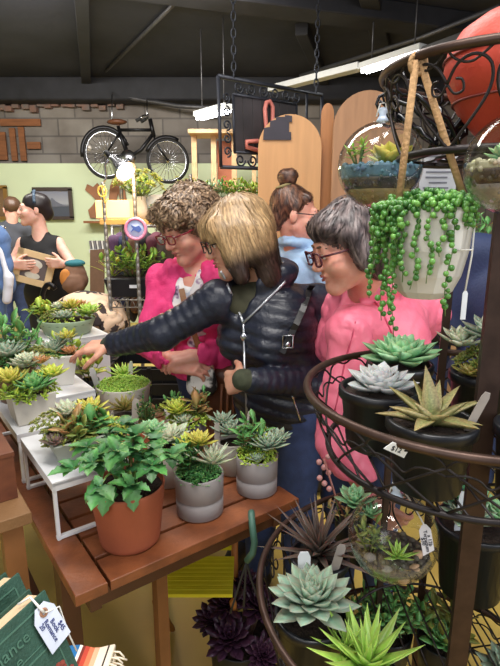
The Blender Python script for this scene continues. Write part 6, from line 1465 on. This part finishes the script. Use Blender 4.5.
# black tub of yellow green plants on the shelf
c = V(*at(130, 300, YR+.16)); c.z = ZS+.004; c.x += .02; t = thing('planter_tub', 'black plastic tub of yellow green leaves on the wire shelf', 'potted plant', c)
mb = MB(); mb.box(c+V(0, 0, .06), (.3, .2, .12), taper=.86); obj('tub', mb, m_bplast, t); mb = MB(); mb.box(c+V(0, 0, .121), (.28, .18, .006)); obj('soil', mb, m_soil, t)
s = c+V(0, 0, .12); part(t, 'leafy_stems', lambda mb: stems(mb, s+V(.02, 0, 0), .2, .17, 26, 'bright', random.Random(4), .05, .6, per=7)); part(t, 'yellow_leaves', lambda mb: stems(mb, s+V(.0, 0, 0), .16, .15, 10, 'yellow', random.Random(5), .05, .6, per=5))
part(t, 'grassy_leaves', lambda mb: ros(mb, s+V(-.12, 0, 0), .22, 14, 'lime', 'agave', (80, 30), .06, .02, -.5, rng=random.Random(3)))
mb = MB(); mb.box(c+V(.03, -.1, .07), (.05, .003, .02)); obj('label', mb, m_marker, t)
# yellow flowers and green framed plant print on the top shelf
c = V(*at(141, 219, YR+.3)); c.z = ZS2+.016; t = thing('flower_vase', 'bunch of yellow flowers on the rack top shelf under the lamp', 'flowers', c)
mb = MB(); mb.lathe(c, [(0, 0), (.04, 0), (.05, .05), (.035, .12), (.04, .14), (.034, .14), (.03, .12), (0, .12)], 20); obj('vase', mb, m_stonepot, t)
def yfl(mb):
    r = random.Random(9)
    for k in range(34):
        a = k*2.4; q = math.sqrt(k/34); e = c+V(.17*q*math.cos(a), .12*q*math.sin(a), .29-.1*q*q+r.uniform(-.03, .03)); mb.tube([c+V(0, 0, .12), e], .002, 3, S3(96, 120, 60)); ros(mb, e, .034, 12, 'yellow', 'oval', (50, 0), .5, .08, .2, axis=(math.cos(a)*q, math.sin(a)*q-.3, 1), rng=r, rim=False)
part(t, 'yellow_blooms', yfl); part(t, 'leaves', lambda mb: stems(mb, c+V(0, 0, .12), .13, .14, 12, 'bright', random.Random(2), .05, .4, per=5))
a, b = at(140, 194, YR+.32), at(158, 218, YR+.32); mb = MB(); t = thing('plant_print', 'print of green leaves standing on the rack top shelf', 'picture', V((a.x+b.x)/2, YR+.32, ZS2+.016)); z1, z0 = a.z, ZS2+.016; w = b.x-a.x; cx = (a.x+b.x)/2+.03
mb.box((cx, YR+.4, (z0+z1)/2), (w+.04, .012, z1-z0)); pb = obj('backing', mb, mat('pale_print', (206, 212, 220), .5), t); part(t, 'printed_leaves', lambda mb: [leaf(mb, V(cx, YR+.388, (z0+z1)/2-.03), (math.cos(q), -.1, math.sin(q)), (0, -1, 0), .06, .03, .002, .1, S3(50, 120, 70), S3(90, 170, 110), 'oval') for q in (0.2, .7, 1.2, 1.7, 2.2, 2.8)])
# rough wooden plaques beyond the rack
def cutout(label, pts, Y, m):
    mb = MB(); mb.plate([at(x, y, Y) for x, y in pts], .03, (0, 1, 0)); return solo('wooden_cutout', mb, m, label, 'wooden cutout')
m_cut = mat('brown_cutout', (150, 100, 68), .7, var=.25, scale=6); m_cut2 = mat('pale_cutout', (190, 152, 118), .7, var=.2, scale=6)
cutout('brown wooden animal cutout on the green wall left of the lamp', [(90, 218), (88, 210), (92, 206), (96, 200), (90, 194), (85, 190), (87, 184), (93, 187), (97, 183), (101, 188), (99, 196), (103, 202), (102, 212), (104, 218)], 7.1, m_cut)
cutout('brown wooden cabinet side board by the rack post', [(90, 338), (90, 250), (104, 249), (104, 338)], 6.2, mat('dark_cutout', (96, 70, 54), .7))
cutout('tall pale wood letter shape behind the light box', [(108, 207), (110, 186), (113, 178), (119, 177), (124, 185), (127, 205), (121, 205), (118, 192), (115, 207)], 7.1, m_cut)
mb = MB(); a, b = at(86, 223, 7.0), at(128, 221, 7.0); mb.box((a+b)/2, (b.x-a.x, .22, .03)); t = solo('wall_shelf', mb, m_plank, 'narrow wooden shelf on the green wall behind the rack', 'shelf')
tb2 = thing('leaflet_rack', 'row of thin leaflets in a white holder behind the rack', 'leaflets', at(99, 252, 7.09)); mb = MB(); a, b = at(90, 253, 7.09), at(108, 249, 7.09); mb.box((a+b)/2, (b.x-a.x, .08, .05)); obj('holder', mb, m_white_paint, tb2)
for k in range(7):
    mb = MB(); q = at(91+2.4*k, 245, 7.1); mb.box(q, (.02, .06, .12), V(1, 0, .1)); obj('leaflet', mb, mat('leaflet_%s' % ('grey', 'white')[k % 2], ((120, 116, 124), (220, 216, 214))[k % 2], .6), tb2)
# garments on a rail
rail = thing('clothes_rail', 'clothes rail of dark garments behind the wire rack', 'clothes rail', V(at(150, 240, 3.9).x, 3.9, 0))
x0, x1 = at(118, 240, 3.9).x, at(172, 240, 3.9).x; zt = at(150, 226, 3.9).z
mb = MB(); mb.tube([(x0-.05, 3.9, zt), (x1+.05, 3.9, zt)], .012, 8); obj('rail', mb, m_rack, rail)
for x in (x0-.04, x1+.04):
    mb = MB(); mb.tube([(x, 3.9, zt), (x, 3.9, .015)], .012, 8); mb.tube([(x, 3.65, .015), (x, 4.15, .015)], .014, 8); obj('upright', mb, m_rack, rail)
for k, (nm, col) in enumerate((('plum coat', (92, 62, 92)), ('dark navy coat', (44, 48, 78)), ('brown jacket', (112, 78, 58)), ('black coat', (36, 33, 38)), ('wine cardigan', (104, 52, 66)), ('grey brown jacket', (96, 86, 80)))):
    x = x0+(x1-x0)*(k+.3)/6; t = thing('hanging_garment', '%s hanging %s on the clothes rail' % (nm, ('leftmost', 'second from left', 'third from left', 'fourth from left', 'fifth from left', 'rightmost')[k]), 'garment', V(x, 3.9, zt-.75), 'garments on the rail')
    S = SDF(); S.cap(V(x, 3.72, zt-.1), V(x, 4.08, zt-.1), .035, .035, .05); S.ell(V(x, 3.9, zt-.4), (.045, .2, .34), None, .06); S.cap(V(x, 3.7, zt-.12), V(x, 3.66, zt-.6), .035, .035, .04); S.cap(V(x, 4.1, zt-.12), V(x, 4.14, zt-.6), .035, .035, .04); S.noise(.012, 24, k); sobj('cloth', S, .014, mat('garment_'+nm.replace(' ', '_'), col, .8, var=.2), t)
    mb = MB(); mb.tube([V(x, 3.75, zt-.09), V(x, 3.9, zt-.04), V(x, 4.05, zt-.09)], .005, 5); mb.tube([V(x, 3.9, zt-.04), V(x, 3.9, zt-.01), V(x, 3.915, zt+.016), V(x, 3.89, zt+.018)], .003, 5); obj('hanger', mb, m_chrome, t)
# person with a phone behind the rack (arm and phone seen)
# stroller with patterned hood
st = thing('stroller', 'stroller with cream blotched hood and black handle behind the plants', 'stroller', V(at(85, 310, 3.1).x, 3.1, 0)); c = at(88, 318, 3.1)
S = SDF(); S.ell(c+V(0, 0, -.03), (.24, .22, .2), None, .04); S.ell(c+V(-.02, -.05, -.1), (.18, .26, .17), None, .03, 'sub'); S.cut(c+V(0, 0, -.16), (0, 0, -1)); S.noise(.006, 26, 3); S.noise(.022, 55, -4)
sobj('hood', S, .01, mat('blotched_canvas', (226, 196, 168), .8, scale=8, rgb2=(52, 42, 42), sharp=True), st)
r_ = MATS['blotched_canvas'].node_tree.nodes
for nn in r_:
    if nn.type == 'VALTORGB': nn.color_ramp.elements[0].position = .56; nn.color_ramp.elements[1].position = .58
mb = MB(); mb.tube([c+V(-.21+.1*math.cos(a)*.6, -.04, .05+.17*math.sin(a)) for a in [PI*(.3+1.3*i/14) for i in range(15)]], .016, 8); obj('handle', mb, m_black_metal, st)
S = SDF(); S.ell(c+V(0, .02, -.24), (.22, .24, .14), None, .04); S.ell(c+V(0, -.0, -.16), (.17, .2, .1), None, .03, 'sub'); sobj('basket', S, .012, mat('dark_fabric', (50, 46, 54), .8), st)
for dx in (-.2, .2):
    for dy in (-.22, .22):
        mb = MB(); mb.tube([(c.x+dx*.6, c.y+dy*.5, c.z-.25), (c.x+dx, c.y+dy, .1)], .012, 6); lg = obj('frame_leg', mb, m_black_metal, st)
        mb = MB(); mb.tube([(c.x+dx+.014*math.sin(0), c.y+dy+.075*math.cos(a), .09+.075*math.sin(a)) for a in [2*PI*i/16 for i in range(16)]], .014, 6, closed=True); obj('wheel', mb, m_tyre, lg)
# backpack hung behind it
c = at(76, 277, 3.5); S = SDF(); S.ell(c, (.078, .075, .12), None, .03); S.ell(c+V(0, -.07, -.04), (.07, .04, .07), None, .02); S.noise(.008, 30, 6); S.noise(.012, 60, -8); t = thing('backpack', 'brown and teal backpack behind the patterned stroller hood', 'backpack', c-V(0, 0, .16)); sobj('pack', S, .01, mat('brown_canvas', (140, 104, 82), .8, scale=6, rgb2=(110, 80, 66)), t)
S = SDF(); S.ell(c+V(0, .0, .095), (.07, .07, .028), None, .02); sobj('top_flap', S, .01, mat('teal_canvas', (40, 110, 120), .8), t); S = SDF(); S.ell(c+V(-.045, -.075, .0), (.04, .03, .065), None, .02); sobj('orange_pocket', S, .008, mat('orange_canvas', (206, 132, 60), .8), t)
tt = thing('folding_stool', 'dark folding stool holding the backpack behind the stroller', 'stool', V(c.x, c.y, 0)); mb = MB(); mb.box((c.x, c.y, c.z-.17), (.26, .24, .02)); obj('seat', mb, m_black_metal, tt)
for q in (-1, 1):
    for w_ in (-1, 1):
        mb = MB(); mb.tube([(c.x+q*.11, c.y+w_*.1, c.z-.18), (c.x-q*.11, c.y+w_*.1, .012)], .012, 6); obj('leg', mb, m_black_metal, tt)
# denim jacket on a dress form at the left edge
c = at(4, 262, 2.7); S = SDF(); 
dj = thing('denim_jacket', 'blue denim jacket with white edge hanging at the left edge', 'garment', at(0, 330, 2.7))
S.cap(at(-22, 225, 2.7), at(-3, 240, 2.62), .05, .05, .05); S.cap(at(-3, 240, 2.62), at(6, 285, 2.6), .055, .045, .05); S.ell(at(-24, 270, 2.75), (.12, .09, .3), None, .06); S.cap(at(-10, 235, 2.66), at(-2, 315, 2.66), .06, .05, .06); S.noise(.006, 26, 8); S.noise(.016, 45, -9); sobj('cloth', S, .009, mat('mid_denim', (92, 122, 172), .8, var=.15, scale=9, bump=.2, bscale=160), dj)
S = SDF(); S.cap(at(9, 278, 2.56), at(7, 300, 2.56), .024, .022, .02); S.cap(at(-6, 226, 2.6), at(9, 284, 2.55), .012, .012, .02); S.noise(.004, 50, 2); sobj('white_lining', S, .006, mat('white_lining', (226, 226, 234), .8), dj)
mb = MB(); p = at(-14, 222, 2.7); mb.tube([p+V(.1, 0, -.03), p, p+V(-.1, 0, -.03)], .006, 6); mb.tube([p, p+V(0, 0, .05), p+V(.02, 0, .075), p+V(0, 0, .09)], .004, 5); obj('hanger', mb, m_chrome, dj)
rl = thing('garment_stand', 'steel stand carrying the denim jacket at the left edge', 'clothes rail', V(p.x, p.y+.0, 0)); mb = MB(); mb.tube([(p.x-.4, p.y, p.z+.085), (p.x+.08, p.y, p.z+.085)], .008, 6); mb.tube([(p.x-.4, p.y, p.z+.085), (p.x-.4, p.y, .02)], .012, 6); obj('post', mb, m_rack, rl); mb = MB(); mb.lathe((p.x-.4, p.y, 0), [(0, 0), (.18, 0), (.18, .015), (.02, .03), (0, .03)], 24); obj('base', mb, m_rack, rl)
# plants on a ledge behind the two middle women
ldg = thing('plant_ledge', 'wooden ledge of bedding plants behind the two middle women', 'shelf', V(at(230, 200, 4.0).x, 4.0, 0)); a, b = at(180, 206, 4.0), at(276, 206, 4.0)
mb = MB(); mb.box(((a.x+b.x)/2, 4.05, a.z-.02), (b.x-a.x, .3, .04)); obj('board', mb, m_pine, ldg)
for x in (a.x+.05, b.x-.05):
    mb = MB(); mb.box((x, 4.05, (a.z-.04)/2), (.06, .26, a.z-.04)); obj('support', mb, m_pine, ldg)
for k in range(8):
    x = a.x+.06+(b.x-a.x-.12)*k/7; c = V(x, 4.0+.05*(k % 2), a.z+.0); dsc = ('yellow flowered', 'lime leaved', 'pale grey leaved', 'dark green', 'yellow tipped', 'bright green', 'small lime', 'orange flowered')[k]
    t, s = potted('%s bedding plant on the wooden ledge, %s from the left' % (dsc, ('first', 'second', 'third', 'fourth', 'fifth', 'sixth', 'seventh', 'last')[k]), c, .045, .035, .07, m_bplast, 'bedding plants on the ledge', name='bedding_plant')
    part(t, 'foliage', lambda mb: stems(mb, s, .09, .12, 10, ('yellow', 'lime', 'pale', 'green', 'bright', 'bright', 'lime', 'bright')[k], random.Random(k), .045, .5, per=6))
    if k in (0, 4, 7): part(t, 'blooms', lambda mb: [ros(mb, s+V(.07*math.cos(j*2.4), .05*math.sin(j*2.4)-.03, .11+.01*j), .03, 12, 'yellow' if k != 7 else 'orange', 'oval', (40, 0), .5, .08, .1, rng=random.Random(j)) for j in range(5)])
# flowers beyond the hanging pot, right
c = at(468, 262, 2.3); fs = thing('flower_stand', 'wooden flower stand beyond the white hanging pot', 'stand', V(c.x, 2.3, 0)); mb = MB(); mb.box((c.x, 2.3, c.z-.1), (.16, .16, .03)); obj('top', mb, m_pine, fs); mb = MB(); mb.box((c.x, 2.3, (c.z-.115)/2), (.06, .06, c.z-.115)); obj('post', mb, m_pine, fs)
t, s = potted('orange flowered plant with a white marker right of the hanging pot', V(c.x, 2.3, c.z-.085), .06, .05, .1, m_bplast, None, name='flowering_plant')
part(t, 'leafy_stems', lambda mb: stems(mb, s, .12, .2, 18, 'green', random.Random(3), .05, .5, per=7)); part(t, 'orange_blooms', lambda mb: [ros(mb, s+V(.09*math.cos(j*2.4), .06*math.sin(j*2.4)-.06, .07+.012*j), .024, 10, 'orange', 'oval', (50, 0), .5, .08, .1, rng=random.Random(j)) for j in range(10)])
marker('white marker in the orange flowered plant at right', s+V(.04, -.08, .03), (.05, 0, 1), .09, .03, m_marker)

# black crates behind the women
for k, lb in enumerate(('lower black plastic crate on the floor behind the pink fleece', 'upper black plastic crate stacked behind the pink fleece')):
    c = V(-.50, 2.52, .002+.39*k); t = thing('plastic_crate', lb, 'crate', c, 'black crates behind the women'); w, d, h = .42, .3, .385
    mb = MB(); mb.box(c+V(0, 0, .006), (w, d, .012)); obj('base', mb, m_bplast, t)
    for (dx, dy, sx, sy) in ((0, -d/2, w, .012), (0, d/2, w, .012), (-w/2, 0, .012, d), (w/2, 0, .012, d)):
        mb = MB()
        for j in range(5): mb.box(c+V(dx, dy, .04+.077*j), (sx, sy, .058))
        for q in (-.46, 0, .46): mb.box(c+V(dx+(q*w if sx > sy else 0), dy+(q*d if sy > sx else 0), h/2), (.02, .02, h))
        obj('side', mb, m_bplast, t)
